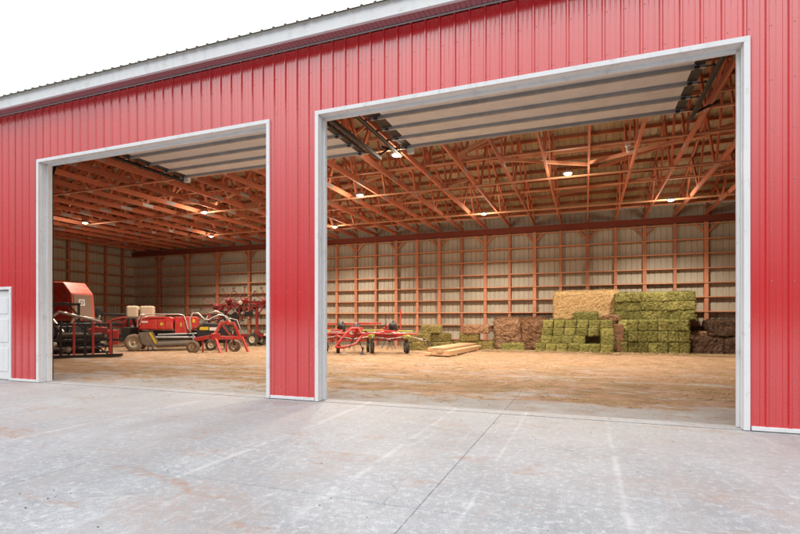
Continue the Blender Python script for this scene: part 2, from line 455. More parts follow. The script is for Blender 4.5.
for k in range(k0, int(XR/.2286)+1):
    if k % 4 == 0 and XL+.2 < k*.2286 < XR-.2:              # sheet lap: the top sheet's free edge stands just off the rib
        xx = k*.2286+.027; 
        if not any(l-.03 < xx < r+.03 for (l, r) in (RDOOR, LDOOR, MDOOR)): front.b2((xx, YF-.004, .055), (xx+.004, YF-.001, SOF-.012))
        else: front.b2((xx, YF-.004, (MTOP if xx < -11.5 else DTOP)+.07), (xx+.004, YF-.001, SOF-.012))
    x = k*.2286 + .046
    if not XL+.1 < x < XR-.1: continue
    for z in (.12, .61, 1.22, 1.83, 2.44, 3.05, 3.66, 4.27, 4.92, 5.5):
        if z > 5 or not any(l-.05 < x < r+.05 and z < t+.08 for (l, r), t in ((RDOOR, DTOP), (LDOOR, DTOP), (MDOOR, MTOP))):
            front.lathe((x + rg.uniform(-.004,.004), YF, z + rg.uniform(-.01,.01)), (0,-1,0), [(0,.0085),(.002,.0085),(.003,.005),(.007,.004),(.0075,0)], 6, 1, False)
wall = part(front, 'front_wall', [M['siding'], M['screw']], fix=False)
# base trim, door trims
def wall_trim(name, boxes, mat=M['trim'], bevel=.004):
    m = MB()
    for lo, hi in boxes: m.b2(lo, hi)
    return part(m, name, mat, bevel=bevel)
for a, b in ((XL, MDOOR[0]-.06), (MDOOR[1]+.07, LDOOR[0]-.08), (LDOOR[1]+.08, RDOOR[0]-.08), (RDOOR[1]+.08, XR)):
    wall_trim('base_trim', [((a, YF-.03, .012), (b, YF+.004, .062))])
for (l, r) in (RDOOR, LDOOR):
    f = MB(); w = .065; y0, y1 = YF-.032, YF+.27
    # flange on the face of the wall, then the return through the wall's thickness with a stop
    for s, x in ((-1, l), (1, r)):
        f.b2((min(x, x+s*w), y0, .01), (max(x, x+s*w), y0+.030, DTOP))
        f.b2((min(x, x+s*.02), y0+.034, .01), (max(x, x+s*.02), y1, DTOP-.004))
        f.b2((min(x-s*.001, x-s*.035), y0+.17, .012), (max(x-s*.001, x-s*.035), y0+.215, DTOP-.04))
        f.b2((min(x-s*.001, x-s*.010), y0+.06, .012), (max(x-s*.001, x-s*.010), y0+.085, DTOP-.04))
    f.b2((l-w, y0, DTOP+.001), (r+w, y0+.031, DTOP+w))
    f.b2((l-.02, y0+.034, DTOP), (r+.02, y1, DTOP+.02))
    f.b2((l+.036, y0+.17, DTOP-.035), (r-.036, y0+.215, DTOP-.001))
    f.b2(((l+r)/2-.9, y0-.0018, DTOP+.003), ((l+r)/2-.895, y0, DTOP+w-.003), 1)
    part(f, 'door_trim', [M['trim'], M['screw_grey']], bevel=.003)
# personnel door at the left
md = MB(); l, r = MDOOR
md.b2((l+.02, YF+.03, .02), (r-.02, YF+.07, MTOP-.02))
for cx in (l+.27, r-.27):
    for z0, z1 in ((.2,.72),(.86,1.38),(1.50,1.86)):
        md.b2((cx-.16, YF+.018, z0), (cx+.16, YF+.033, z1))
d_ = part(md, 'entry_door', M['trim'], bevel=.006)
h = MB(); h.lathe((l+.1, YF+.03, 1.0), (0,-1,0), [(0,.03),(.01,.03),(.012,.012),(.05,.012),(.055,.028),(.075,.03),(.09,.02),(.092,0)], 14)
part(h, 'handle', M['grey_steel'], d_)
f = MB()
for s, x in ((-1, l), (1, r)): f.b2((min(x, x+s*.065), YF-.03, .01), (max(x, x+s*.065), YF+.1, MTOP))
f.b2((l-.065, YF-.03, MTOP+.001), (r+.065, YF+.1, MTOP+.065)); part(f, 'door_frame', M['trim'], bevel=.004)
# fascia, soffit, j channel
f = MB(); f.b2((XL-.3, EAVE_Y-.02, SOF-.01), (XR+.3, EAVE_Y, FAS-.005)); f.b2((XL-.3, EAVE_Y-.028, SOF-.015), (XR+.3, EAVE_Y+.03, SOF+.012))
f.b2((XL-.3, EAVE_Y-.026, FAS-.05), (XR+.3, EAVE_Y-.021, FAS-.006))
part(f, 'fascia', M['fascia'], bevel=.003)
so = MB(); x = XL-.3
pp = []
while x < XR+.3:
    pp += [(x, 0), (x+.062, 0), (x+.066, .008), (x+.074, .008)]; x += .078
for (a, ha), (b, hb) in zip(pp, pp[1:]):
    so.add([(a, EAVE_Y, SOF+ha+.016), (b, EAVE_Y, SOF+hb+.016), (b, YF-.002, SOF+ha*0+hb+.016), (a, YF-.002, SOF+ha+.016)], [(0,1,2,3)])
part(so, 'soffit', M['soffit'], fix=False)
wall_trim('soffit_channel', [((XL, YF-.045, SOF-.008), (XR, YF-.022, SOF+.012))], M['grey_steel'])
# roof sheets: outer charcoal, inner tan, following a ribbed profile
def roof_sheet(name, mat, lift, y0, y1, z0, z1):
    m = MB(); p = rib_profile(XL-.3, XR+.3)
    vs = [(x, y0, z0+hh+lift) for x, hh in p] + [(x, y1, z1+hh+lift) for x, hh in p]
    n = len(p); m.add(vs, [(i, i+1, n+i+1, n+i) for i in range(n-1)])
    return m
zr = roof_z(YM)
def eave_z(y): return roof_z(YF) + (y-YF)*PITCH
for name, mat, lift in (('roof_sheet', M['roof_out'], .10), ('roof_lining', M['roof_in'], .085)):
    part(roof_sheet(name, mat, lift, EAVE_Y-.07, YM, eave_z(EAVE_Y-.07)+.02, zr+.02), name, mat, fix=False)
    part(roof_sheet(name, mat, lift, YM, YB+.35, zr+.02, roof_z(YB)+.02-.35*PITCH), name, mat, fix=False)
# purlins under the sheets
for sgn in (0, 1):
    for k in range(13):
        y = YF+.35+k*.63
        z = roof_z(y)+.028; yy = y if not sgn else 2*YM-y
        m = MB(); m.box((0, 0, 0), (XR-XL-.1, .045, .13), Matrix.Rotation(math.atan(PITCH)*(1 if not sgn else -1), 3, 'X'))
        o = part(m, 'purlin', M['purlin']); o.location = ((XL+XR)/2, yy, z)
# back wall, end walls (lining steel), gables
bw = MB(); pb = profile_with(XL, XR, [], phase=.05)
for (a, ha), (b, hb) in zip(pb, pb[1:]):
    bw.add([(a, YB+ha, 0), (b, YB+hb, 0), (b, YB+hb, 6.2), (a, YB+ha, 6.2)], [(3,2,1,0)])
part(bw, 'back_wall', M['liner'], fix=False)
for X, s in ((XL, -1), (XR, 1)):
    ew = MB(); pb = profile_with(YF, YB, [YM])
    for (a, ha), (b, hb) in zip(pb, pb[1:]):
        ew.add([(X+s*ha, a, 0), (X+s*hb, b, 0), (X+s*hb, b, roof_z(b)+.1), (X+s*ha, a, roof_z(a)+.1)], [(0,1,2,3)])
    part(ew, 'end_wall', M['liner'], fix=False)
# back wall framing
GZ = [.42, 1.11, 1.71, 2.31, 2.91, 3.51, 4.12, 4.72]
bx0 = .09
posts = [bx0+2.29*k for k in range(-11, 4)]
mids = [bx0+2.29*(k+.5) for k in range(-7, 4)]
rp = random.Random(3)
for X in posts + mids:
    m = MB(); big = X in posts
    w = .15 if big else .12
    m.b2((-w/2, -.16, 0), (w/2, -.012, 5.84))
    o = part(m, 'wall_post', M['post'], bevel=.004); o.location = (X, YB-.045, 0)
    if big:
        for s in (-1, 1):
            m = MB(); m.beam((X+s*.07, YB-.13, 5.0), (X+s*.46, YB-.13, 5.42), .04, .09); part(m, 'knee_brace', M['post'])
for z in GZ + [5.36]:
    m = MB(); x = XL+.05
    while x < XR-.1:
        L = min(4.58, XR-.05-x)
        dz = rp.uniform(-.006, .006)
        m.b2((x, YB-.24 + rp.uniform(0,.006), z-.02+dz), (x+L-.004, YB-.21, z+.02+dz)) if False else None
        m.box((x+L/2-.002, YB-.125, z+dz), (L-.006, .23 if z < 5 else .06, .042))
        x += L
    part(m, 'wall_girt', M['girt'])
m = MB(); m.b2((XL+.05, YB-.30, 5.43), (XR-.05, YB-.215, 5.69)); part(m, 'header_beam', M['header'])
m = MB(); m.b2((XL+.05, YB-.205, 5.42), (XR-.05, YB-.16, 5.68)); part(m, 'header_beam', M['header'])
# end wall framing
for X, s in ((XL, 1), (XR, -1)):
    y = YB-1.0
    while y > YF+.3:
        m = MB(); m.b2((-.07, -.07, 0), (.07, .07, roof_z(y)-.05)); o = part(m, 'wall_post', M['post'], bevel=.004); o.location = (X+s*.10, y, 0); y -= 1.15
    for z in GZ + [5.36]:
        m = MB(); m.b2((X+s*.18-.02, YF+.1, z-.045), (X+s*.18+.02, YB-.3, z+.045)); part(m, 'end_wall_girt', M['girt_y'])
# framing round the doors inside the front wall
for X in (LDOOR[0]-.12, LDOOR[1]+.12, RDOOR[0]-.12, RDOOR[1]+.12, -14.2, -16.9, -19.6, -22.3, -25, 4.5, 7.):
    m = MB(); m.b2((X-.07, YF+.05, 0), (X+.07, YF+.2, 5.84)); part(m, 'front_post', M['post'])
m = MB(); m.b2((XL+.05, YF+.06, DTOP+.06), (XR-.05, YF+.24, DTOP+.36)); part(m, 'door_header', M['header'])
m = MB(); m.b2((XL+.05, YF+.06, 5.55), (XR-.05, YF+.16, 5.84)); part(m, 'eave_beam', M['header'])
# trusses every 1.145 m
TB, TH = 5.73, .16
y0, y1 = YF+.02, YB-.02; S = y1-y0
proto = bpy.data.objects.new('truss', None); col.objects.link(proto); proto.parent = barn
def chord(a, b, name, w=.05, hh=TH):
    m = MB(); m.beam(a, b, w, hh); return m.build(name, M['truss'], proto)
def top_z(y): return roof_z(y) - .115
chord((0, y0, top_z(y0)), (0, YM, top_z(YM)), 'top_chord', .048, .14)
chord((0, YM+.002, top_z(YM)), (0, y1, top_z(y1)), 'top_chord', .048, .14)
tn = [y0+S*t for t in (.105, .225, .36, .5, .64, .775, .895)]
bn = [y0+S*t for t in (.155, .29, .43, .57, .71, .845)]
for i, b in enumerate(bn):
    for t in (tn[i], tn[i+1]):
        m = MB(); m.beam((0, b+(.05 if t > b else -.05), TB+.08), (0, t, top_z(t)-.03), .046, .12); m.build('web', M['truss'], proto)
m = MB(); m.beam((0, y0, TB+TH/2), (0, y1, TB+TH/2), .05, TH)
for b in bn + [YM-.9, YM+.9]:
    for sx_ in (-1, 1): m.box((sx_*.0262, b, TB+.085), (.0016, .24, .12), None, 1)
m.build('bottom_chord', [M['truss'], M['grey_steel']], proto)
trusses = [proto]
NT_ = 32
for k in range(NT_):
    X = bx0 + 1.145*(k-23.5+.5) 
    o = proto if k == 0 else copy_tree(proto, barn)
    o.location = (X, 0, 0); trusses.append(o)
# steel truss plates at web joints, seat blocks over the back header: one sheet of small parts per truss is beyond what shows
for yb, zz in ((9.45,1), (11.6,0), (13.75,1), (15.7,0), (17.85,1), (19.9,0), (21.75,1)):
    m = MB(); x = XL+.1
    while x < XR-.2:
        L = min(rp.choice((4.2, 4.8, 5.5)), XR-.1-x)
        m.box((x+L/2, yb + rp.uniform(-.06,.06), (TB+TH+.022) if zz else TB-.022), (L+.02, .085, .04), Matrix.Rotation(rp.uniform(-.008,.008), 3, 'Z'))
        x += L
    part(m, 'lateral_brace', M['brace'])
for yb, zz in ((11.2,6.62), (14.2,7.1), (17.3,7.0), (20.1,6.5)):
    m = MB(); x = XL+.1
    while x < XR-.2:
        L = min(rp.choice((4.2, 4.8, 5.5)), XR-.1-x)
        m.box((x+L/2, yb + rp.uniform(-.03,.03), zz), (L+.02, .04, .085), Matrix.Rotation(rp.uniform(-.008,.008), 3, 'Y')); x += L
    part(m, 'lateral_brace', M['brace'])
# sway braces running across several trusses
for (xa, ya, za, xb, yb, zb) in ((-3.4,13.7,6.1,.6,12.2,7.25), (-3.4,13.7,6.1,1.8,14.9,8.1), (.4,16.3,6.1,4.4,17.6,7.4), (-9.2,14.4,6.1,-5.1,12.4,7.2),
        (-9.2,16.2,6.1,-4.9,17.7,7.5), (-14.8,14.4,6.1,-10.6,12.4,7.2), (-14.6,16.2,6.1,-19.,17.9,7.4), (-20.6,14.4,6.1,-16.,12.3,7.2), (3.5,13.9,6.1,7.6,12.4,7.2),
        (-21,16.2,6.1,-25.2,17.7,7.4), (-12.1,19.6,6.1,-7.6,20.4,6.7), (-2.,19.7,6.1,2.6,20.4,6.7), (-3.4,13.7,6.05,.1,15.6,6.0), (.1,15.6,6.05,3.5,13.7,6.0), (-6.9,17.8,6.05,-3.4,15.7,6.0), (3.5,17.8,6.05,6.9,15.7,6.0), (-10.3,13.7,6.05,-13.8,15.6,6.0), (-17.2,13.7,6.05,-13.8,15.6,6.0), (-20.6,17.8,6.05,-17.2,15.7,6.0)):
    m = MB(); m.beam((xa, ya, za), (xb, yb, zb), .04, .095); part(m, 'sway_brace', M['brace'])
# small wall fixture seen among the trusses: junction box
m = MB(); m.b2((1.02, 14.6, 6.1), (1.16, 14.74, 6.22)); m.tube((1.09, 14.67, 5.95), (1.09, 14.67, 6.1), .05); part(m, 'junction_box', M['white_decal'])

# overhead doors run back on high-lift tracks
def overhead(l, r):
    root = bpy.data.objects.new('overhead_door', None); col.objects.link(root); root.parent = barn
    yend, zt = 11.12, 5.58; sec = .605
    path = [(yend - k*sec, zt) for k in range(6)]           # horizontal run, far end first
    path += [(path[-1][0]-.30, zt-.36), (YF+.36, zt-.75)]
    lx, rx = l-.02, r+.02; tx0, tx1 = l+.24, r-.15
    for (ya, za), (yb, zb) in zip(path, path[1:]):
        d = Vector((0, yb-ya, zb-za)); L = d.length; d.normalize()
        nrm = Vector((0, -d.z, d.y))                            # toward the room side below
        if nrm.z > 0: nrm = -nrm
        a = Vector((0, ya, za)) + d*.006; b = Vector((0, yb, zb)) - d*.006
        m = MB()
        for t0, t1, off in ((0, L-.012, 0),):
            m.beam(((tx0+tx1)/2, a.y, a.z), ((tx0+tx1)/2, b.y, b.z), tx1-tx0, .045)
        # fine pressed ribs of the inner skin
        for q in (.36, .52, .68, .84):
            p = a + d*(L*q) + nrm*.0225
            m.beam((tx0+.04, p.y, p.z), (tx1-.04, p.y, p.z), .016, .006)
        m.build('door_section', M['tan_panel'], root)
        for xa_, xb_ in ((lx, tx0-.002), (tx1+.002, rx)):
            m = MB(); m.beam(((xa_+xb_)/2, a.y, a.z), ((xa_+xb_)/2, b.y, b.z), xb_-xa_, .05)
            m.build('end_stile', M['dark_steel'], root)
        m = MB()                                                # strut: hat channel along the far edge of each section
        p = a + d*.05 + nrm*.028
        m.beam((tx0-.03, p.y, p.z), (tx1+.03, p.y, p.z), .11, .010, tuple(nrm))
        p2 = a + d*.055 + nrm*.058
        m.beam((lx, p2.y, p2.z), (rx, p2.y, p2.z), .045, .055, tuple(nrm))
        m.build('strut', M['strut_steel'], root)
        for x in (lx+.05, rx-.05):
            m = MB(); p = (a+b)/2 + nrm*.028
            m.beam((x, a.y, a.z) + Vector((0,0,0)) if False else Vector((x, a.y, a.z))+nrm*.027, Vector((x, b.y, b.z))+nrm*.027, .07, .008, tuple(nrm))
            e = a + nrm*.06 + d*.05
            s = 1 if x > (l+r)/2 else -1
            m.tube((x-s*.06, e.y, e.z), (x+s*.20, e.y, e.z), .012, n=6)
            m.box((x-s*.07, e.y, e.z-.006), (.08, .07, .04))
            m.lathe((x+s*.17, e.y, e.z), (1,0,0), [(-.016,.012),(-.014,.026),(.014,.026),(.016,.012)], 12)
            m.build('hinge', M['dark_steel'], root)
    for x, s in ((lx-.2, -1), (rx+.2, 1)):
        m = MB()
        pts = [(yend+.45, zt-.045), (8.5, zt-.045), (8.2, zt-.09), (7.85, zt-.3), (7.62, zt-.6), (YF+.40, zt-.95), (YF+.40, .05)]
        for (ya, za), (yb, zb) in zip(pts, pts[1:]):
            m.beam((x, ya, za), (x, yb, zb), .012, .075, (0, 1, .01) if abs(yb-ya) < .01 else (0, 0, 1))
            m.beam((x-s*.028, ya, za-.034), (x-s*.028, yb, zb-.034), .05, .008, (0, 1, .01) if abs(yb-ya) < .01 else (0, 0, 1))
        m.build('door_track', M['dark_steel'], root)
        m = MB()
        for yh in (8.9, yend+.35):
            m.box((x+s*.02, yh, (zt+TB)/2+.02), (.006, .05, TB-zt+.1)); m.beam((x+s*.02, yh, zt), (x+s*.5, yh, TB+.06), .006, .05)
        m.b2((min(x+s*.015, x+s*.035), 8.4, zt-.09), (max(x+s*.015, x+s*.035), yend+.5, zt-.01))
        m.build('track_hanger', M['dark_steel'], root)
    m = MB(); m.box((lx+.22, yend-.02, zt-.14), (.15, .11, .13)); m.build('end_bracket', M['white_decal'], root)
    m = MB(); m.tube((l-.1, YF+.42, 5.72), (r+.1, YF+.42, 5.72), .02); m.tube((l+1.6, YF+.42, 5.72), (l+2.3, YF+.42, 5.72), .06); m.tube((r-2.3, YF+.42, 5.72), (r-1.6, YF+.42, 5.72), .06)
    m.build('spring_shaft', M['dark_steel'], root)
overhead(*RDOOR); overhead(*LDOOR)

# ------------------------------------------------------------------ lamps
LAMPS = [((-4.56,11.75), 'between the two open doors, nearest to the front'), ((-7.2,15.1), 'just inside the left edge of the right doorway'), ((-10.7,19.8), 'half hidden by the left edge of the right doorway'),
         ((-.48,15.), 'in the middle of the right doorway, high above the straw bales'), ((-3.81,19.5), 'low among trusses left of the straw bales'), ((2.84,19.6), 'above the green hay stack at the right'),
         ((-14.1,15.3), 'centre of the left doorway, the higher of two close lamps'), ((-17.8,19.8), 'centre of the left doorway, the lower of two close lamps'), ((-20.5,15.1), 'leftmost, above the red hooded machine')]
POWER = (.55, 1, 1, 1.05, 1, 1, .95, .6, .7)
lp = None
for i, ((x, y), where) in enumerate(LAMPS):
    if lp is None:
        lp = thing('ceiling_lamp', '', 'lamp', (x, y, 5.62), 0, 'lit round lamps under the trusses')
        m = MB(); m.lathe((0,0,0), (0,0,1), [(-.0,.0),(.0,.125),(.02,.13),(.05,.12),(.08,.05),(.13,.04),(.135,0)], 20); m.build('housing', M['grey_steel'], lp)
        m = MB(); m.lathe((0,0,-.004), (0,0,-1), [(0,.105),(.02,.10),(.03,.07),(.034,0)], 20); m.build('lens', M['lens'], lp)
        o = lp
    else:
        o = copy_tree(lp)
    for ch in list(o.children):
        if ch.type == 'LIGHT': bpy.data.objects.remove(ch)
    o.location = (x, y, 5.62); o['label'] = 'lit round ceiling lamp ' + where
    li = bpy.data.lights.new('lamp_light', 'SPOT'); li.energy = 1450*POWER[i]; li.color = (1., .88, .73); li.shadow_soft_size = .14; li.spot_size = R(146); li.spot_blend = .5
    lo = bpy.data.objects.new('lamp_light', li); col.objects.link(lo); lo.parent = o; lo.location = (0, 0, -.09)
    li = bpy.data.lights.new('lamp_glow', 'POINT'); li.energy = 75*POWER[i]; li.color = (1., .84, .64); li.shadow_soft_size = .14
    lo = bpy.data.objects.new('lamp_glow', li); col.objects.link(lo); lo.parent = o; lo.location = (0, 0, -.16)

# ------------------------------------------------------------------ bales
def bale_mesh(name, mat, d, seed, rough=.02, fuzz=260, cell=.09, bands=0, flen=.09):
    """rounded, lumpy block of hay with strands standing out of its skin; base at z = 0"""
    rr = random.Random(seed); hx, hy, hz = d[0]/2, d[1]/2, d[2]/2
    mb = MB(); n = [max(4, int(s/cell)) for s in d]
    def pt(x, y, z):
        p = Vector((x, y, z)); r = min(d)*.16
        q = Vector((max(-hx+r, min(hx-r, x)), max(-hy+r, min(hy-r, y)), max(-hz+r, min(hz-r, z))))
        e = p-q
        if e.length > 1e-6: p = q + e.normalized()*min(r, e.length*1.0 if e.length < r else r)
        nv = Vector((x/hx, y/hy, z/hz)); nv.normalize()
        k = rough*(1.2*mnoise.noise(Vector((x*3+seed, y*3, z*3))) + .9*mnoise.noise(Vector((x*11, y*11+seed, z*14))) + .5*mnoise.noise(Vector((x*27, y*27+seed, z*30))))
        if bands:
            t = (x+hx)/d[0]*bands
            k -= .022*math.exp(-((t-round(t))*d[0]/bands/.025)**2) if .3 < t < bands-.3 else 0
        p = p + nv*k
        p.z = max(p.z, -hz)
        return p + Vector((0, 0, hz))
    for ax in range(3):
        for sg in (-1, 1):
            u, v = [(1,2),(0,2),(0,1)][ax]
            vs = []
            for j in range(n[v]+1):
                for i in range(n[u]+1):
                    c = [0,0,0]; c[ax] = sg*d[ax]/2; c[u] = -d[u]/2+d[u]*i/n[u]; c[v] = -d[v]/2+d[v]*j/n[v]
                    vs.append(pt(*c))
            w = n[u]+1
            mb.add(vs, [(j*w+i, j*w+i+1, (j+1)*w+i+1, (j+1)*w+i) for j in range(n[v]) for i in range(n[u])], 0, False)
    for _ in range(fuzz):
        ax = rr.choice((0, 1, 1, 2, 2)); c = [rr.uniform(-.5,.5)*s for s in d]
        sg = rr.choice((-1, 1)) if ax != 2 else 1
        c[ax] = sg*d[ax]/2; p = pt(*c)
        nv = Vector((0,0,0)); nv[ax] = sg
        dr = (nv*rr.uniform(.1,.7) + Vector((rr.uniform(-1,1), rr.uniform(-1,1), rr.uniform(-1,.6)))).normalized()*rr.uniform(.4, 1.)*flen
        sd = dr.orthogonal().normalized()*rr.uniform(.003,.009)
        mb.add([p-sd-nv*.01, p+sd-nv*.01, p+dr*.6+sd*.8, p+dr-Vector((0,0,.01))], [(0,1,2,3)])
    o = mb.build(name, mat, fix=True)
    return o
VAR = {}
def place_bale(kind, x, y, z, rz, label, group, tilt=0):
    name, mats, d, kw = KINDS[kind]
    pool = VAR.setdefault(kind, [])
    key = rb.randrange(4)
    while len(pool) <= key: pool.append(None)
    if pool[key] is None:
        o = bale_mesh(name, M[mats], d, 31*key+len(kind), **kw); pool[key] = o
    else:
        o = pool[key].copy(); col.objects.link(o)
    o.location = (x, y, z); o.rotation_euler = (rb.uniform(-.02,.02)+tilt, rb.uniform(-.02,.02), rz + rb.uniform(-.05,.05) + rb.choice((0, math.pi)))
    tag(o, label, 'hay bale', group)
    return o
rb = random.Random(8)
KINDS = {
 'sq':   ('small_hay_bale', 'green_hay', (.92,.43,.335), dict(rough=.026, fuzz=600, bands=3, cell=.045, flen=.10)),
 'sqo':  ('small_hay_bale', 'olive_hay', (.88,.46,.37), dict(rough=.03, fuzz=600, bands=3, cell=.05, flen=.10)),
 'long': ('small_hay_bale', 'green_hay', (.92,.46,.37), dict(rough=.028, fuzz=1100, bands=0, cell=.045, flen=.11)),
 'lay': ('small_hay_bale', 'green_hay', (1.02,.9,.37), dict(rough=.034, fuzz=1900, bands=0, cell=.05, flen=.12)),
 'straw':('large_straw_bale', 'straw', (2.62,1.1,1.28), dict(rough=.03, fuzz=4200, cell=.06, flen=.15)),
 'brown':('large_hay_bale', 'brown_hay', (1.22,1.15,1.40), dict(rough=.06, fuzz=3200, cell=.065, flen=.17)),
 'dark': ('large_hay_bale', 'dark_hay', (1.30,1.1,.68), dict(rough=.055, fuzz=1600, cell=.08, flen=.14)),
 'darks':('small_hay_bale', 'brown_hay', (1.15,.6,.38), dict(rough=.05, fuzz=400, cell=.06, flen=.12)),
}
ORD = ['first','second','third','fourth','fifth','sixth','seventh','eighth']
F = .045
# green stack at the right: lower three courses show their ends, upper three lie lengthwise
gname = 'green bales in the tall right-hand stack'
CR = ['bottom', 'middle', 'top']
for r_ in range(3):
    for c_ in range(7):
        o = place_bale('long', 1.42+c_*.352, 21.98+.08*rb.random(), F+r_*.435, math.pi/2, f'green bale end-on, {ORD[c_]} from left, {CR[r_]} course of tall stack base', gname)
        o.scale = (1.45, .80, 1.22)
for r_ in range(3):
    for c_ in range(3):
        o = place_bale('lay', 1.62+c_*.95, 22.22+.10*rb.random(), F+1.32+r_*.365, 0, f'green bale lying lengthwise, {ORD[c_]} from left, {CR[r_]} course atop tall stack', gname)
        o.scale = (.98, 1., 1.0)
# golden straw bales behind the small stack
for r_, lab in ((0, 'golden straw bale at the bottom, mostly hidden behind the small green bales'), (1, 'big golden straw bale topmost, above the small green bales')):
    place_bale('straw', .0+.02*r_, 22.55, F+r_*1.275, 0, lab, 'golden straw bales stacked behind the green ones')
# small square bales in front of the straw
g2 = 'small green bales stepped in front of the straw'
rows = [[(-1.78+i*.44, 21.55 - .06*i) for i in range(5)] + [(.36,21.05),(.80,20.95)],
        [(-1.55+i*.44, 21.62 - .05*i) for i in range(4)] + [(.40,21.1),(.82,21.0)][1:],
        [(-1.50+i*.45, 21.7 - .05*i) for i in range(5)] + [(.80,21.1)],
        [(-1.46+i*.45, 21.75 - .05*i) for i in range(5)] + [(.78,21.15)]]
RN = ['bottom', 'second', 'third', 'top']
for r_, row in enumerate(rows):
    for c_, (x, y) in enumerate(row):
        place_bale('sq', x, y+.2, F+r_*.325, math.pi/2, f'small green bale, {ORD[c_]} from the left in the {RN[r_]} row before the straw', g2)
place_bale('sq', .02, 21.8, F+4*.325, 0, 'small green bale lying lengthwise alone on top of the small stack', g2)
place_bale('darks', .98, 21.6, F+4*.325-.02, .2, 'dark brown loose bale lying on the right end of the small green stack', g2)
bpy.context.view_layer.update(); o_ = [q for q in bpy.data.objects if q.get('label', '').startswith('dark brown loose bale')][0]; o_.scale = (.55, .8, .6)
o = place_bale('darks', 1.12, 21.35, F+.0, 1.5, 'brown bale standing in the gap between the small stack and the tall green stack', g2); o.rotation_euler = (0, R(90), R(85)); o.location.z = F+.58
place_bale('sq', -2.95, 21.5, F-.03, .15, 'single small green bale lying in front of the brown bales', g2)
# brown bales
g3 = 'brown bales left of the straw stack'
place_bale('brown', -3.25, 22.45, F-.02, 0, 'big shaggy brown bale, left one beside the bare wall', g3)
place_bale('brown', -2.08, 22.5, F-.02, .1, 'big shaggy brown bale, right one beside the small green bales', g3)
# dark bales far right
g4 = 'dark brown bales at the right jamb'
for x, z, lab in ((4.35,0,'dark brown bale on the floor right beside the tall green stack'), (5.62,0,'dark brown bale on the floor nearest the right jamb'), (5.1,.66,'dark brown bale topmost of the dark pile'), (6.9,0,'dark brown bale on the floor mostly behind the right jamb')):
    place_bale('dark', x, 22.35, F-.02+z, 0, lab, g4)
place_bale('darks', 4.2, 22.4, F+.63, .1, 'low brown bale lying on the dark bale beside the green stack', g4)
# olive bales in the middle, two piles
g5 = 'olive bales in the two low piles by the back wall'
for x, y, z, a, lab in ((-6.83,20.35,0,0,'bottom left olive bale of the pile by the red tedder'), (-6.80,20.4,.36,0,'upper left olive bale of the pile by the red tedder'),
        (-5.95,20.8,0,.05,'bottom right olive bale of the pile by the red tedder'), (-5.98,20.85,.36,.1,'upper right olive bale of the pile by the red tedder'),
        (-6.38,20.75,.72,.03,'topmost olive bale of the pile by the red tedder'), (-5.15,21.6,0,.1,'bottom left olive bale of the pile behind the lumber'), (-4.45,21.7,0,0,'bottom right olive bale of the pile behind the lumber'),
        (-4.85,21.6,.36,.05,'yellowish olive bale in the middle of the pile behind the lumber')):
    place_bale('sqo', x, y, F+z-.01, a, lab, g5)
place_bale('darks', -4.55, 21.65, F+.70, .08, 'dark brown shaggy bale on top of the pile behind the lumber', g5)
place_bale('sqo', -3.98, 21.9, F, 1.4, 'olive bale on the floor at the right end of the pile behind the lumber', g5)

# ------------------------------------------------------------------ lumber pile
lum = thing('lumber_pile', 'low pile of pale sawn planks lying on the floor before the olive bales', 'lumber', (-5.0, 16.95, .03), R(-3.2))
rl = random.Random(4)
for k in range(3):
    for i in range(4):
        if k == 2 and i == 3: continue
        L = rl.uniform(4.2, 4.7); off = rl.uniform(-.15, .25) + k*.03
        m = MB(); m.b2((-.112, 0, 0), (.112, L, .085))
        o = m.build('plank', M['lumber'], lum, .004); o.location = (-.36+i*.238+rl.uniform(-.004,.004), off, .05+k*.088); o.rotation_euler = (0,0,rl.uniform(-.006,.006))
for yy in (.7, 2.3, 3.9):
    m = MB(); m.b2((-.5, yy, 0), (.5, yy+.09, .048)); m.build('bearer', M['lumber'], lum)

# ------------------------------------------------------------------ wheels
def wheel(parent, c, axis, r, w, tyre='rubber', rim='rim', name='wheel'):
    c = Vector(c); ax = Vector(axis).normalized(); rr = r*.56
    m = MB()
    m.lathe(c, ax, [(-w*.42, rr), (-w*.42, rr*.9), (-w*.15, rr*.75), (-w*.15, rr*.3), (-w*.36, rr*.28), (-w*.36, 0)], 20)
    m.lathe(c, ax, [(w*.42, rr), (w*.42, rr*.9), (w*.15, rr*.75), (w*.15, rr*.3), (w*.36, rr*.28), (w*.36, 0)], 20)
    for i in range(5):
        q = 2*math.pi*i/5; a = ax.orthogonal().normalized(); b = ax.cross(a)
        for s in (-1, 1): 
            p = c + (a*math.cos(q)+b*math.sin(q))*rr*.48 + ax*s*w*.15
            m.tube(p, p+ax*s*.02, .014, n=6)
    o = m.build(name, M[rim], parent)
    m = MB()
    m.lathe(c, ax, [(-w*.44, rr*.97), (-w*.5, rr*1.15), (-w*.5, r*.86), (-w*.40, r*.97), (-w*.2, r), (w*.2, r), (w*.40, r*.97), (w*.5, r*.86), (w*.5, rr*1.15), (w*.44, rr*.97)], 28)
    a = ax.orthogonal().normalized(); b = ax.cross(a)
    nl = 22
    for i in range(nl):
        q = 2*math.pi*(i+.5)/nl; rad = a*math.cos(q)+b*math.sin(q); tn_ = ax.cross(rad)
        for s in (-1, 1):
            p = c + rad*(r*.985) + ax*s*w*.24 + tn_*s*.02
            m.box(p, (w*.40, r*.075, r*.06), Matrix((ax, tn_, rad)).transposed())
    m.build('tyre', M[tyre], o)
    return o

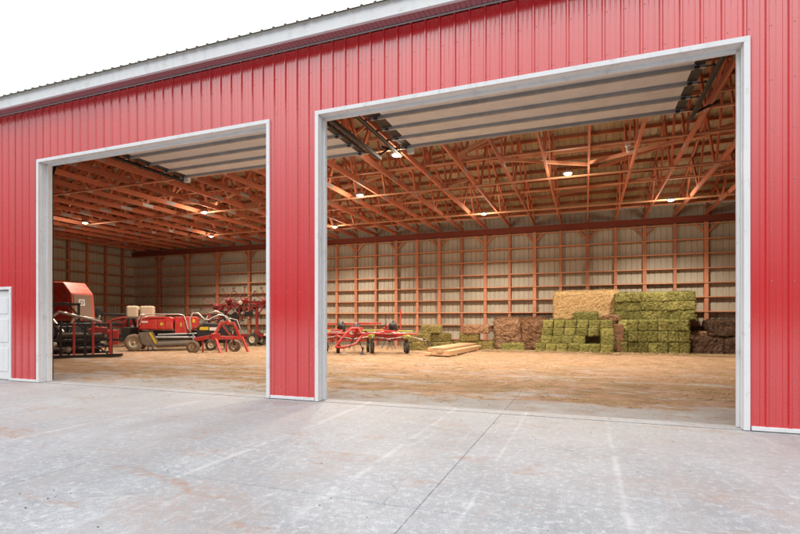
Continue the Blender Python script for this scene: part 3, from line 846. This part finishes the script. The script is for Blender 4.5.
# ------------------------------------------------------------------ square baler with beige tanks
bal = thing('hay_baler', 'red hay baler with silver pipes, two beige tanks and a grey pickup', 'baler', (-17.9,15.35,.04), math.atan2(.65,.76))
m = MB()
m.prism([(.15,.89),(1.5,.89),(1.5,1.40),(1.36,1.46),(.34,1.46),(.15,1.34)], (.05,1.35)); m.build('body', M['red'], bal, .03)
m = MB()
for x0_, x1_ in ((.2,.86),(.90,1.16),(1.19,1.46)):
    m.b2((x0_,.02,.93),(x1_,.046,1.33))
pn = m.build('side_panel', M['red'], bal, .012)
m = MB(); m.b2((1.0,.008,1.08),(1.10,.018,1.2)); m.build('yellow_sticker', M['yellow'], pn)
m = MB(); m.b2((.28,.008,1.20),(.52,.018,1.27)); m.build('white_sticker', M['white_decal'], pn)
m = MB(); m.prism([(1.56,.70),(2.0,.66),(2.5,.98),(2.52,1.38),(2.42,1.47),(1.56,1.47)], (.12,1.2)); q = m.build('plunger_housing', M['red'], bal, .03)
m = MB(); m.b2((1.78,.105,1.02),(1.84,.118,1.2)); m.build('yellow_sticker', M['yellow'], q)
m = MB(); m.b2((2.28,.105,1.2),(2.38,.118,1.36)); m.build('yellow_sticker', M['yellow'], q)
m = MB(); m.b2((.1,.25,.45),(2.5,1.1,.84)); m.b2((-.5,.4,.5),(.16,1.0,1.0)); m.tube((.0,.6,.35),(0,1.6,.35),.05); m.build('chassis', M['dark_steel'], bal, .02)
m = MB()
for y_ in (.10, .32):
    m.path([(.12,y_,1.05),(.14,y_,1.38),(.24,y_,1.54),(.5,y_,1.57),(1.75,y_,1.57),(1.92,y_,1.52),(2.0,y_-.02,1.3),(2.08,y_-.04,.95),(2.2,y_-.04,.8)], .026)
m.path([(.2,.04,1.1),(.3,.0,1.40),(.55,-.02,1.47),(1.2,-.02,1.5)], .02); m.build('guard_pipe', M['silver'], bal)
for x0_, x1_ in ((-.42,.04),(.10,.66)):
    m = MB(); m.b2((x0_,.75,1.42),(x1_,1.25,1.94)); o = m.build('tank', M['beige'], bal, .07)
    m = MB(); m.tube(((x0_+x1_)/2,1.0,1.94),((x0_+x1_)/2,1.0,1.985),.07,n=14); m.build('cap', M['black'], o)
m = MB(); m.beam((-.2,1,1.42),(-.05,.9,.8),.08,.08); m.beam((.0,.8,1.42),(.1,.8,.9),.08,.08); m.box((.1,1,1.4),(1.1,.45,.03)); m.build('tank_stand', M['olive_grey'], bal)
wheel(bal, (0,.0,.36), (0,1,0), .36, .26, 'pale_rubber'); wheel(bal, (0,1.7,.36), (0,1,0), .36, .26, 'pale_rubber')
m = MB(); m.prism([(.18,.78),(.72,.84),(.98,.30),(.92,.16),(.62,.14),(.30,.34)], (-.16,-.12)); m.b2((.3,-.12,.3),(.7,.3,.6)); pk = m.build('pickup_shield', M['olive_grey'], bal, .01)
m = MB(); m.beam((.62,-.168,.78),(.86,-.168,.32),.01,.09,(1,0,.4)); m.build('yellow_stripe', M['yellow'], pk)
m = MB(); m.tube((.85,-.05,.26),(2.35,-.1,.30),.13,n=16)
for i in range(26):
    t = i/25; x_ = .9+1.4*t
    for a_ in range(6):
        q = a_*math.pi/3 + (i % 2)*.5
        m.tube((x_,-.05-.05*t,.26+.04*t),(x_,-.05-.05*t+.20*math.cos(q),.26+.04*t+.20*math.sin(q)),.006,n=4)
m.build('pickup_reel', M['olive_grey'], bal)
m = MB(); m.tube((.8,-.06,.58),(2.4,-.08,.56),.05); m.tube((.9,.1,.68),(2.45,.1,.72),.04); m.b2((2.3,-.2,.12),(2.36,.3,.75)); m.build('wind_guard', M['grey_steel'], bal)
wheel(bal, (.66,-.24,.13), (0,1,0), .13, .07)
m = MB(); m.beam((2.4,.9,.55),(4.1,1.1,.5),.14,.14); m.beam((2.4,.5,.5),(3.2,.95,.5),.08,.1); m.tube((4.1,1.1,.42),(4.2,1.1,.6),.06); m.tube((3.6,1.1,.5),(3.6,1.1,.0),.035); m.build('drawbar', M['black'], bal)

# second, darker implement between the baler and the red-framed headstock (hoses, black gearbox)
gx = thing('gearbox_unit', 'black gearbox and hose bundle with pale pipes behind the red headstock frame', 'implement', (-15.55,17.2,.04), R(38))
m = MB(); m.prism([(-.5,.45),(.75,.4),(.85,.85),(.55,1.15),(-.2,1.2),(-.5,1.0)], (-.3,.4)); m.b2((-.7,-.2,.3),(.9,.3,.45)); m.build('gearbox', M['black'], gx, .03)
m = MB(); m.b2((.02,-.315,.86),(.42,-.301,1.0)); m.build('white_sticker', M['white_decal'], gx)
m = MB(); m.b2((-.38,-.315,.88),(-.02,-.301,1.02)); m.build('yellow_sticker', M['yellow'], gx)
m = MB()
m.path([(-.75,-.2,.9),(-.78,-.2,1.4),(-.65,-.2,1.62),(-.45,-.2,1.62),(-.2,-.2,1.35),(.05,-.2,1.3)], .035)
m.path([(-.4,-.1,1.2),(0,-.15,1.35),(.4,-.2,1.55),(.7,-.2,1.5),(.9,-.25,1.15)], .03)
m.path([(-.2,0,1.2),(.0,0,1.62),(.25,0,1.72),(.5,0,1.62),(.8,0,1.3)], .028)
m.path([(.5,-.2,1.1),(.85,-.2,1.4),(1.15,-.2,1.32),(1.3,-.2,.9)], .022); m.build('pipe', M['silver'], gx)
m = MB(); m.tube((.0,-.1,1.2),(.0,-.1,1.62),.06); m.tube((.1,-.1,1.3),(.55,-.12,1.42),.045); m.build('ram', M['dark_red'], gx)
wheel(gx, (.1,-.45,.24), (.2,1,0), .24, .16); wheel(gx, (-.6,.5,.24), (0,1,0), .24, .16)
m = MB(); m.tube((.1,-.45,.24),(.1,.2,.4),.04); m.tube((-.6,.5,.24),(-.5,.1,.4),.04); m.build('axle', M['dark_steel'], gx)

# red headstock frame standing on legs
hs = thing('headstock_frame', 'bright red three-point headstock frame on legs with two small pale wheels', 'implement', (-14.66,15.3,.035), math.atan2(.64,.77))
m = MB()
m.beam((.06,-.02,.54),(.74,-.1,.66),.15,.15); m.beam((.74,-.1,.62),(1.86,-.05,.58),.12,.14); m.b2((.68,-.24,.52),(1.02,.1,.78)); m.build('main_beam', M['red'], hs, .015)
m = MB(); m.beam((.80,-.1,.72),(1.06,0,1.22),.11,.1); m.beam((1.76,-.05,.66),(1.52,0,1.22),.11,.1); m.beam((1.0,0,1.2),(1.58,0,1.2),.1,.11); m.tube((1.28,-.06,1.12),(1.28,-.06,1.32),.06); m.beam((1.1,0,1.1),(1.4,0,.7),.06,.06); m.build('tower', M['red'], hs, .012)
for a_, b_ in (((.84,-.18,.62),(1.06,-.62,.0)), ((1.86,-.05,.62),(2.1,-.2,.0)), ((.36,.0,.55),(.36,.02,.02)), ((1.25,.12,.5),(1.25,.14,.02))):
    m = MB(); th = .1 if a_[0] in (.84, 1.86) else .065
    m.beam(a_, b_, th, th*.8); m.box((b_[0],b_[1],.012),(.16,.14,.02)); m.build('leg', M['red'], hs, .008)
wheel(hs, (0,-.05,.25), (.45,1,0), .25, .2, 'pale_rubber'); wheel(hs, (1.58,.35,.25), (.3,1,0), .25, .2, 'pale_rubber')
m = MB(); m.tube((0,-.05,.25),(.08,.1,.5),.035); m.tube((1.58,.35,.25),(1.5,.0,.55),.035); m.build('axle', M['dark_steel'], hs)
m = MB(); m.path([(1.2,.05,1.2),(1.35,.1,1.4),(1.6,.1,1.3),(1.7,.1,.9)], .018); m.path([(1.1,.05,1.2),(.9,.1,1.38),(.5,.2,1.3),(.2,.3,1.0)], .016); m.build('hose', M['black'], hs)

# ------------------------------------------------------------------ rotor (tedder head) maker
def rotor(parent, c, axis, r, arms, hub, armm, phase=0., droop=.25, name='rotor'):
    c = Vector(c); ax = Vector(axis).normalized(); a = ax.orthogonal().normalized(); b = ax.cross(a)
    m = MB(); m.lathe(c, ax, [(-.10,0),(-.10,.10),(-.04,.13),(.03,.17),(.06,.14),(.10,.06),(.14,.05),(.14,0)], 16)
    o = m.build(name, M[hub], parent)
    for i in range(arms):
        q = phase + 2*math.pi*i/arms; d = a*math.cos(q)+b*math.sin(q); t = ax.cross(d)
        m = MB(); e = c + d*r - ax*r*droop
        m.tube(c+d*.1, e, .022, .017, 7)
        m.tube(e-t*.05, e+t*.05, .032, n=7, mi=1)
        for s in (-.04, .04):
            f0 = e+t*s; m.path([f0, f0 + d*.06 - ax*.16, f0 + d*.16 - ax*.36], .008, 5, 1)
        m.build('tine_arm', [M[armm], M['black']], o)
    return o
# tall folded tedder by the back wall
ft = thing('folded_tedder', 'dark red hay tedder folded upright against the back wall, tine rotors raised', 'tedder', (-16.05,21.0,.04), R(20))
m = MB(); m.beam((-1.3,0,.52),(2.6,0,.52),.14,.14); m.beam((-1.2,.3,.38),(1.6,.3,.36),.1,.1); m.build('lower_beam', M['dark_red'], ft, .01)
m = MB(); m.beam((.12,0,.3),(.12,0,2.28),.12,.12,(1,0,0)); m.b2((-.02,-.1,.42),(.26,.1,.78)); m.beam((.12,0,1.5),(.5,0,2.05),.07,.07); m.build('mast', M['dark_red'], ft, .01)
m = MB(); m.beam((-.35,0,2.24),(2.6,0,2.27),.12,.12); m.beam((-2.1,0,2.0),(-.35,0,2.26),.1,.1); m.build('upper_beam', M['dark_red'], ft, .01)
m = MB(); m.b2((.5,-.09,.52),(1.25,-.075,.60)); m.build('white_sticker', M['white_decal'], ft)
wheel(ft, (-.05,-.15,.32), (.25,1,0), .32, .16); wheel(ft, (.28,.2,.32), (.25,1,0), .32, .16); wheel(ft, (2.2,.1,.32), (.25,1,0), .32, .16); wheel(ft, (-1.25,.1,.27), (.25,1,0), .27, .16)
m = MB(); m.tube((-.05,-.15,.32),(.28,.2,.32),.04); m.tube((2.2,.1,.32),(2.2,0,.55),.04); m.tube((-1.25,.1,.27),(-1.25,0,.55),.04); m.build('axle', M['dark_steel'], ft)
for i, (x_, z_, ph) in enumerate(((-1.95,2.0,.2),(-1.3,2.3,.5),(-.5,2.3,.0),(.62,2.3,.35),(1.45,2.32,.1),(2.3,2.3,.4))):
    rotor(ft, (x_, -.12, z_), (.25,-1,.25), .72, 8, 'dark_red', 'dark_red', ph, -.1)
for x_, z_, ph in ((-1.7,1.62,.3),(-.9,1.85,.1),(-.2,1.9,.6),(1.1,1.95,.2)):
    rotor(ft, (x_, .25, z_), (.5,-1,.6), .62, 6, 'dark_steel', 'dark_steel', ph, .1)
m = MB()
for x_ in (-1.75,-1.3,-.95,-.5,-.15,.35,.7): m.box((x_,-.05,2.0+.12*math.sin(x_*5)),(.2,.24,.22), Matrix.Rotation(x_, 3, 'Y'))
m.beam((-1.9,-.1,1.3),(-1.0,-.1,2.1),.08,.08); m.beam((-.9,-.05,.6),(-.75,-.05,2.1),.09,.09); m.beam((-.75,-.05,1.3),(.1,-.05,2.1),.06,.06); m.build('folding_arm', M['dark_red'], ft, .01)
m = MB(); m.lathe((-.62,-.35,2.2),(0.1,-1,0),[(-.03,0),(-.03,.10),(.02,.11),(.03,.05),(.04,0)],18); m.build('pulley', M['rim'], ft)
m = MB(); m.prism([(-1.12,1.05),(-.85,1.0),(-.78,1.55),(-1.0,1.75),(-1.2,1.5)], (-.2,.05)); m.b2((-1.75,-.2,1.35),(-1.45,.1,1.8)); m.b2((-.5,-.1,1.5),(-.1,.1,1.75)); m.tube((-1.0,-.1,.55),(-1.0,-.1,1.2),.06); m.tube((-1.6,0,1.4),(-1.2,0,.6),.04); m.build('gearbox', M['black'], ft, .02)
m = MB()
for a_, b_ in (((-1.3,-.1,.6),(-.6,-.2,1.3)),((-.9,-.1,1.2),(-.2,-.2,.75)),((-2.0,-.1,1.6),(-2.3,-.2,1.1))): m.tube(a_, b_, .02)
m.path([(-1.9,-.1,1.9),(-2.2,-.2,1.5),(-1.9,-.3,1.2),(-1.5,-.3,1.4)], .02); m.build('hose', M['black'], ft)

# spread-out tedder in the right doorway
td = thing('hay_tedder', 'bright red hay tedder spread out low on small wheels in front of olive bales', 'tedder', (-7.84,17.6,.045), R(13.5))
m = MB(); m.beam((-3.1,0,.69),(1.5,0,.69),.12,.13); m.beam((-3.0,-.12,.50),(-.2,-.12,.50),.07,.07); m.beam((-.1,.1,.52),(1.3,.1,.54),.06,.06); m.beam((-2.3,.3,1.16),(.3,.3,1.18),.06,.07); m.build('main_beam', M['red'], td, .012)
for x_ in (-2.75,-1.4,-.02,1.36):
    rt = rotor(td, (x_,-.05,.66), (0,.12,1), .86, 6, 'lime' if x_ > -1 else 'red', 'silver', x_*1.3, .16)
    wheel(td, (x_,.02,.21), (1,.25,0), .21, .14)
    m = MB(); m.tube((x_,.02,.21),(x_+.07,.08,.3),.03); m.tube((x_,.05,.28),(x_,-.05,.62),.035); m.build('wheel_fork', M['dark_steel'], td)
for x_, z_ in ((-1.29,1.0),(-.66,.94),(.79,1.02)):
    m = MB(); m.lathe((x_,.1,z_), (0,0,1), [(-.12,.17),(.0,.175),(.1,.16),(.2,.11),(.26,.05),(.265,0)], 16); m.tube((x_,.1,.7),(x_,.1,z_-.1),.05); m.lathe((x_,-.02,z_+.08),(0,-1,.2),[(.02,.0),(.02,.10),(.08,.11),(.10,.06),(.11,0)],14); m.build('gear_guard', M['black'], td)
m = MB(); m.path([(-1.3,-.75,.28),(-1.05,-.7,.62),(-.75,-.45,.98),(-.5,-.35,1.0),(-.35,-.35,.72),(-.55,-.6,.4),(-1.0,-.8,.26),(-1.3,-.75,.28)], .045); m.beam((-.66,-.45,.9),(-.66,.1,.75),.09,.1); m.build('drawbar_loop', M['red'], td)
m = MB(); m.tube((-.98,-.7,.3),(-.98,-.7,.02),.035); m.box((-.98,-.7,.02),(.14,.14,.03)); m.build('stand', M['white_decal'], td)
m = MB(); m.prism([(-.74,.82),(-.4,.84),(-.42,1.02),(-.7,1.05)], (-.3,.1)); m.prism([(.1,.80),(1.0,.80),(.9,.9),(.2,.92)], (-.25,.15)); m.prism([(-1.7,.80),(-1.15,.8),(-1.25,.95),(-1.6,.95)], (-.2,.2)); m.build('cover_plate', M['red'], td, .01)
for lo_, hi_ in (((-.5,-.1,.88),(.45,.2,.93)), ((-1.95,-.1,.86),(-1.2,.2,.92)), ((1.0,-.1,.86),(1.6,.2,.9))):
    m = MB(); m.b2(lo_, hi_); m.build('warning_panel', M['lime'], td, .01)
m = MB(); m.tube((.1,-.2,.84),(1.35,-.25,.80),.025); m.tube((-.3,-.25,.76),(.5,-.25,.86),.02); m.tube((-2.2,-.2,.83),(-1.2,-.2,.86),.025); m.build('pipe', M['silver'], td)
m = MB(); m.tube((-1.45,.2,.8),(-1.47,.2,1.5),.018); m.tube((.5,.2,.8),(.5,.2,1.55),.015); m.tube((.15,.2,1.1),(.5,.2,1.1),.02); m.build('marker_rod', M['black'], td)
m = MB(); m.beam((1.06,.4,.7),(1.06,.4,1.75),.05,.05,(1,0,0)); m.build('lever', M['red'], td)
m = MB()
for x_ in (-2.1,-.75,.65):
    m.beam((x_-.55,.05,.78),(x_,.35,1.14),.05,.06); m.beam((x_+.55,.05,.78),(x_,.35,1.14),.05,.06); m.b2((x_-.12,.2,.78),(x_+.12,.5,1.0))
m.beam((-3.0,.75,.6),(1.3,.8,.6),.09,.1); m.beam((-2.1,.0,.66),(-2.1,.8,.62),.08,.08); m.beam((.65,.0,.66),(.65,.8,.62),.08,.08); m.beam((-.75,.0,.66),(-.75,.8,.62),.08,.08)
m.path([(-1.95,-.3,.78),(-1.4,-.55,.80),(-.85,-.3,.78)], .03); m.path([(-.55,-.3,.78),(0,-.6,.80),(.55,-.3,.78)], .03); m.path([(.85,-.3,.76),(1.36,-.55,.78),(1.8,-.2,.76)], .03)
m.build('guard_rail', M['red'], td, .006)
for x_ in (-2.1,-.35,1.2): 
    wheel(td, (x_,.85,.2), (1,.2,0), .2, .13); m = MB(); m.tube((x_,.85,.2),(x_,.8,.58),.035); m.build('wheel_fork', M['dark_steel'], td)
jk = thing('jack_stand', 'small black jack stand on the floor before the red tedder', 'jack', (-7.88,16.75,.03), 0)
m = MB(); m.lathe((0,0,0),(0,0,1),[(0,0),(0,.13),(.02,.13),(.04,.06),(.12,.045),(.12,.035),(.26,.03),(.28,.055),(.31,.055),(.31,0)],14); m.build('column', M['black'], jk)
m = MB(); m.tube((0,0,.2),(.14,-.05,.26),.012); m.build('handle', M['black'], jk)

# ------------------------------------------------------------------ bale accumulator rack at the left jamb
ac = thing('bale_accumulator', 'black steel bale accumulator rack with red uprights behind the left door jamb', 'bale rack', (-15.9,12.7,.03), math.atan2(-.8,-.6))
# local x: along the front (to the left in the photo), local -y: into the barn
m = MB(); W, D, Hh = 2.9, 2.1, 1.17
for z_ in (.07, .62, Hh):
    m.beam((-.35,0,z_),(W,0,z_),.08,.085); m.beam((0,-D,z_),(W,-D,z_),.07,.08)
    for x_ in (0., W): m.beam((x_,0,z_),(x_,-D,z_),.06,.07)
for x_ in (0.,.8,1.5,2.2,W):
    for y_ in (0,-D): m.beam((x_,y_,.05),(x_,y_,Hh+.04),.085,.075,(1,0,0))
m.beam((-.3,-.0,.06),(W,-.0,.06),.16,.10); m.build('frame', M['black'], ac, .006)
for x_ in (.03,.56,1.12,1.9):
    m = MB(); m.beam((x_,.045,.05),(x_,.045,Hh+.08),.035,.075,(1,0,0)); m.build('upright', M['red'], ac, .005)
m = MB()
m.beam((.95,-.9,1.9),(2.9,-.9,1.9),.09,.09); m.beam((1.0,-.9,1.2),(1.0,-.9,1.9),.08,.08,(1,0,0)); m.beam((2.0,-.9,1.2),(2.0,-.9,1.9),.08,.08,(1,0,0)); m.beam((1.0,-.9,1.45),(1.3,-.9,1.88),.05,.06); m.beam((1.7,-.9,1.88),(2.,-.9,1.45),.05,.06)
m.build('gantry', M['black'], ac, .006)
m = MB(); m.tube((.3,-.5,1.25),(1.6,-.7,1.62),.05); m.tube((1.6,-.7,1.6),(2.3,-.7,1.0),.05); m.tube((1.45,-.2,.9),(1.75,-.2,1.35),.06); m.build('ram', M['silver'], ac)
m = MB()
for i in range(5): m.beam((.25+i*.45,-.35,.72),(.4+i*.45,-1.8,.72),.07,.06)
m.tube((.2,-.3,.78),(1.6,-.4,.80),.09); m.tube((.9,-.2,.5),(1.5,-.2,.2),.05); m.tube((.3,-.25,.35),(2.2,-.25,.3),.05); m.build('tine_bar', M['olive_grey'], ac)
m = MB(); m.b2((.35,-1.7,.1),(2.7,-.9,.58)); m.b2((1.2,-1.2,.6),(2.8,-.5,1.1)); m.tube((.2,-.15,.45),(1.1,-.15,.5),.05); m.beam((.1,-.1,.1),(.7,-.1,.6),.05,.05); m.beam((1.3,-.1,.1),(.8,-.1,.6),.05,.05); m.beam((.4,-.1,.64),(1.0,-.1,1.15),.05,.05); m.build('tine_carriage', M['black'], ac, .01)
m = MB(); m.prism([(.1,.85),(.7,.78),(.72,.98),(.5,1.08),(.1,1.05)], (-.9,-.3)); m.b2((-.25,-1.5,.4),(.1,-.7,.95)); m.build('guard', M['red'], ac, .02)
m = MB()
rr_ = random.Random(9)
for i in range(9):
    x_ = .2+i*.28; m.path([(x_,-.3,.1+rr_.random()*.2),(x_+rr_.uniform(-.2,.2),-.35,.5),(x_+rr_.uniform(-.3,.3),-.5,1.0),(x_+rr_.uniform(-.1,.3),-.7,1.25+rr_.random()*.2)], .018)
m.build('hose', M['black'], ac)
m = MB(); m.lathe((1.75,-.15,.45),(0,1,0),[(0,0),(0,.16),(.05,.16),(.05,0)],14); m.lathe((1.3,-.15,.3),(0,1,0),[(0,0),(0,.1),(.05,.1),(.05,0)],14); m.build('roller', M['rim'], ac)

# tall red hooded round baler behind it
hb = thing('round_baler', 'tall faded red hooded baler behind the black rack, taupe panel with square badge', 'baler', (-19.75,13.95,.04), 0)
# its tail faces +x, its side faces the doors
m = MB(); m.prism([(.12,1.28),(0,2.42),(-.50,2.90),(-1.9,2.95),(-2.1,1.28)], (0,.98)); m.build('hood', M['hood_red'], hb, .05)
m = MB(); m.prism([(-.12,1.36),(-.16,2.3),(-.62,2.72),(-1.8,2.74),(-1.9,1.36)], (-.03,.01)); m.build('side_panel', M['red'], hb, .015)
m = MB(); m.prism([(.146,1.34),(.135,1.34),(.02,2.36),(.032,2.36)], (.07,.80)); pnl = m.build('badge_panel', M['taupe'], hb, .004)
rot_ = Matrix.Rotation(math.atan(-.12/1.14), 3, 'Y')
m = MB(); m.box((.068,.40,2.05), (.012,.26,.27), rot_); m.build('badge', M['white_decal'], pnl)
m = MB(); m.lathe((.075,.40,2.05),(1,0,.1),[(0,.05),(.004,.05),(.004,.085),(0,.085)],20); m.build('badge_ring', M['taupe'], pnl)
m = MB(); m.b2((-2.0,.05,.45),(.05,.95,1.28)); m.b2((-2.1,-.05,.38),(.12,1.05,.5)); m.build('chassis', M['dark_steel'], hb, .02)
wheel(hb, (-1.0,-.2,.45), (0,1,0), .45, .3); wheel(hb, (-1.0,1.2,.45), (0,1,0), .45, .3)
m = MB(); m.tube((.0,-.1,1.0),(.35,-.1,1.5),.05); m.tube((.1,1.03,1.0),(.3,1.03,1.5),.04); m.path([(.1,.2,1.3),(.3,.3,1.45),(.45,.6,1.4),(.3,.9,1.2)],.03); m.build('ram', M['silver'], hb)
m = MB(); m.beam((-2.0,.5,.6),(-3.6,.5,.55),.14,.14); m.build('drawbar', M['black'], hb)
# dim mower between rack and baler
mw = thing('disc_mower', 'dim dark mower with a curved red fender behind the rack and baler', 'mower', (-21.6,17.4,.04), R(40))
m = MB(); m.beam((-1.2,0,1.62),(.9,0,1.58),.12,.1); m.lathe((-.75,0,1.72),(0,1,0),[(-.08,0),(-.08,.26),(.08,.26),(.08,0)],18); m.tube((-.6,0,.5),(-.6,0,1.6),.06); m.tube((.6,0,.6),(.6,0,1.6),.05); m.b2((-.9,-.3,.3),(1.3,.4,.62)); m.build('boom', M['black'], mw, .01)
m = MB(); m.path([(-.5,-.2,.9),(-.3,-.2,1.15),(0,-.2,1.33),(.4,-.2,1.43),(.9,-.2,1.46),(1.5,-.2,1.42)], .06); m.prism([(.0,.95),(1.4,.9),(1.5,1.35),(.5,1.33),(.1,1.2)], (0,.3)); m.build('fender', M['dark_red'], mw)
m = MB(); m.b2((.8,-.5,.45),(1.55,.0,1.05)); m.build('cover_box', M['olive_grey'], mw, .03)
wheel(mw, (-.3,-.35,.3), (0,1,0), .3, .2); wheel(mw, (1.4,-.3,.3), (0,1,0), .3, .2)

# ------------------------------------------------------------------ loose hay
lt = MB(); rs = random.Random(21)
def strand(x, y, z, L, w):
    a = rs.uniform(0, 2*math.pi); dx, dy = math.cos(a)*L/2, math.sin(a)*L/2; px, py = -math.sin(a)*w, math.cos(a)*w
    h1, h2 = rs.uniform(0,.012), rs.uniform(0,.018); b = rs.uniform(-.2,.2)*L
    lt.add([(x-dx-px,y-dy-py,z+h1),(x-dx+px,y-dy+py,z+h1),(x+px-math.sin(a)*b,y+py+math.cos(a)*b,z+.004+rs.uniform(0,.008)),(x-px-math.sin(a)*b,y-py+math.cos(a)*b,z+.008),(x+dx,y+dy,z+h2)], [(0,1,2,3),(3,2,4)])
n_ = 0
while n_ < 34000:
    y = 7.7 + (rs.random()**1.5)*14.2; lo, hi = -.95*y, .29*y
    x = rs.uniform(-1.02*y-1, .3*y)
    k = mnoise.noise(Vector((x*.8, y*1.3, 2)))*.6 + mnoise.noise(Vector((x*2.5, y*3, 7)))*.4
    d = (y-8.5)*.16 + k*1.3
    if rs.random() > max(.012, min(1, d)): continue
    strand(x, y, .008 + (.045*min(1, max(0, (y-9)/3))), rs.uniform(.05,.15), rs.uniform(.003,.006)); n_ += 1
for _ in range(420):             # chaff tracked out over the threshold
    y = rs.uniform(6.0, 7.7); x = rs.uniform(-11, 1.8)
    if mnoise.noise(Vector((x*1.3, y*1.1, 5))) < .0: continue
    strand(x, y, .007, rs.uniform(.03,.09), rs.uniform(.0015,.003))
for _ in range(5200):            # drifts at the feet of the stacks
    x = rs.uniform(-4.2, 6.6); y = 20.85 + rs.gauss(0, .35) - (.4 if -.1 < x < 1.2 else 0)
    strand(x, y, .05+rs.random()*.05, rs.uniform(.08,.2), .005)
tag(lt.build('hay_litter', M['chaff'], fix=False), 'loose golden hay chaff strewn over the barn floor', 'hay litter', kind='stuff')
gr = MB()
for _ in range(1000):
    y = rs.uniform(.8, 7.0); x = rs.uniform(-1.7*y-2, .8*y+1)
    if mnoise.noise(Vector((x*.7, y*.9, 3))) < rs.uniform(-.3, .5): continue
    s = rs.uniform(.003, .009)*(.5 if rs.random() < .7 else 1)
    gr.lathe((x, y, 0), (rs.uniform(-.3,.3), rs.uniform(-.3,.3), 1), [(-.003,s),(s*.5,s*.8),(s*.8,0)], 5, 0, False)
tag(gr.build('grit', M['joint'], fix=False), 'dark crumbs of dirt scattered on the concrete', 'dirt', kind='stuff')

# ------------------------------------------------------------------ light, sky, camera
w = bpy.data.worlds.new('World'); scene.world = w; w.use_nodes = True
nt = w.node_tree; bg = nt.nodes['Background']
sky = nt.nodes.new('ShaderNodeTexSky'); sky.sky_type = 'NISHITA'; sky.sun_disc = False
SUN_EL, SUN_AZ = 50, 200          # azimuth clockwise from +Y
sky.sun_elevation = R(SUN_EL); sky.sun_rotation = R(SUN_AZ)
hs_ = nt.nodes.new('ShaderNodeHueSaturation'); hs_.inputs['Saturation'].default_value = .15
nt.links.new(sky.outputs[0], hs_.inputs['Color'])
tcw = nt.nodes.new('ShaderNodeTexCoord'); nz = nt.nodes.new('ShaderNodeTexNoise'); nz.inputs['Scale'].default_value = 1.6; nz.inputs['Detail'].default_value = 5
nt.links.new(tcw.outputs['Generated'], nz.inputs['Vector'])
rm = nt.nodes.new('ShaderNodeValToRGB'); nt.links.new(nz.outputs['Fac'], rm.inputs[0])
rm.color_ramp.elements[0].position = .36; rm.color_ramp.elements[0].color = (6.3,6.45,6.6,1)
rm.color_ramp.elements[1].position = .62; rm.color_ramp.elements[1].color = (11.5,11.6,11.7,1)
mx = nt.nodes.new('ShaderNodeMix'); mx.data_type = 'RGBA'; mx.inputs[0].default_value = .85
nt.links.new(hs_.outputs[0], mx.inputs[6]); nt.links.new(rm.outputs[0], mx.inputs[7]); 
sx = nt.nodes.new('ShaderNodeSeparateXYZ'); nt.links.new(tcw.outputs['Generated'], sx.inputs[0])
gz = nt.nodes.new('ShaderNodeMath'); gz.operation = 'MULTIPLY_ADD'; gz.use_clamp = False; gz.inputs[1].default_value = 3.2; gz.inputs[2].default_value = .02
mz = nt.nodes.new('ShaderNodeMath'); mz.operation = 'MAXIMUM'; mz.inputs[1].default_value = 0; nt.links.new(sx.outputs[2], mz.inputs[0]); nt.links.new(mz.outputs[0], gz.inputs[0])
mm = nt.nodes.new('ShaderNodeVectorMath'); mm.operation = 'SCALE'; nt.links.new(mx.outputs[2], mm.inputs[0]); nt.links.new(gz.outputs[0], mm.inputs[3])
nt.links.new(mm.outputs[0], bg.inputs[0])
bg.inputs[1].default_value = .1
sl_ = bpy.data.lights.new('sun', 'SUN'); sl_.energy = .7; sl_.angle = R(35); sl_.color = (1., .97, .93)
so_ = bpy.data.objects.new('sun', sl_); col.objects.link(so_)
az, el = R(SUN_AZ), R(SUN_EL)
sdir = Vector((math.sin(az)*math.cos(el), math.cos(az)*math.cos(el), math.sin(el)))
so_.rotation_euler = sdir.to_track_quat('Z', 'Y').to_euler()

cam = bpy.data.cameras.new('camera'); co = bpy.data.objects.new('camera', cam); col.objects.link(co)
co.location = (0, 0, 1.36); co.rotation_euler = (R(90), 0, R(20.8))
cam.sensor_width = 36; cam.lens = 488/800*36; cam.shift_y = 53/800; cam.clip_end = 3000; cam.clip_start = .05
scene.camera = co
scene.view_settings.view_transform = 'Standard'; scene.view_settings.look = 'None'
scene.view_settings.gamma = 1; scene.view_settings.exposure = .14; scene.view_settings.use_curve_mapping = False
scene.render.engine = 'CYCLES'
cy = scene.cycles
cy.use_denoising = True; cy.max_bounces = 8; cy.diffuse_bounces = 4; cy.glossy_bounces = 3; cy.sample_clamp_indirect = 6
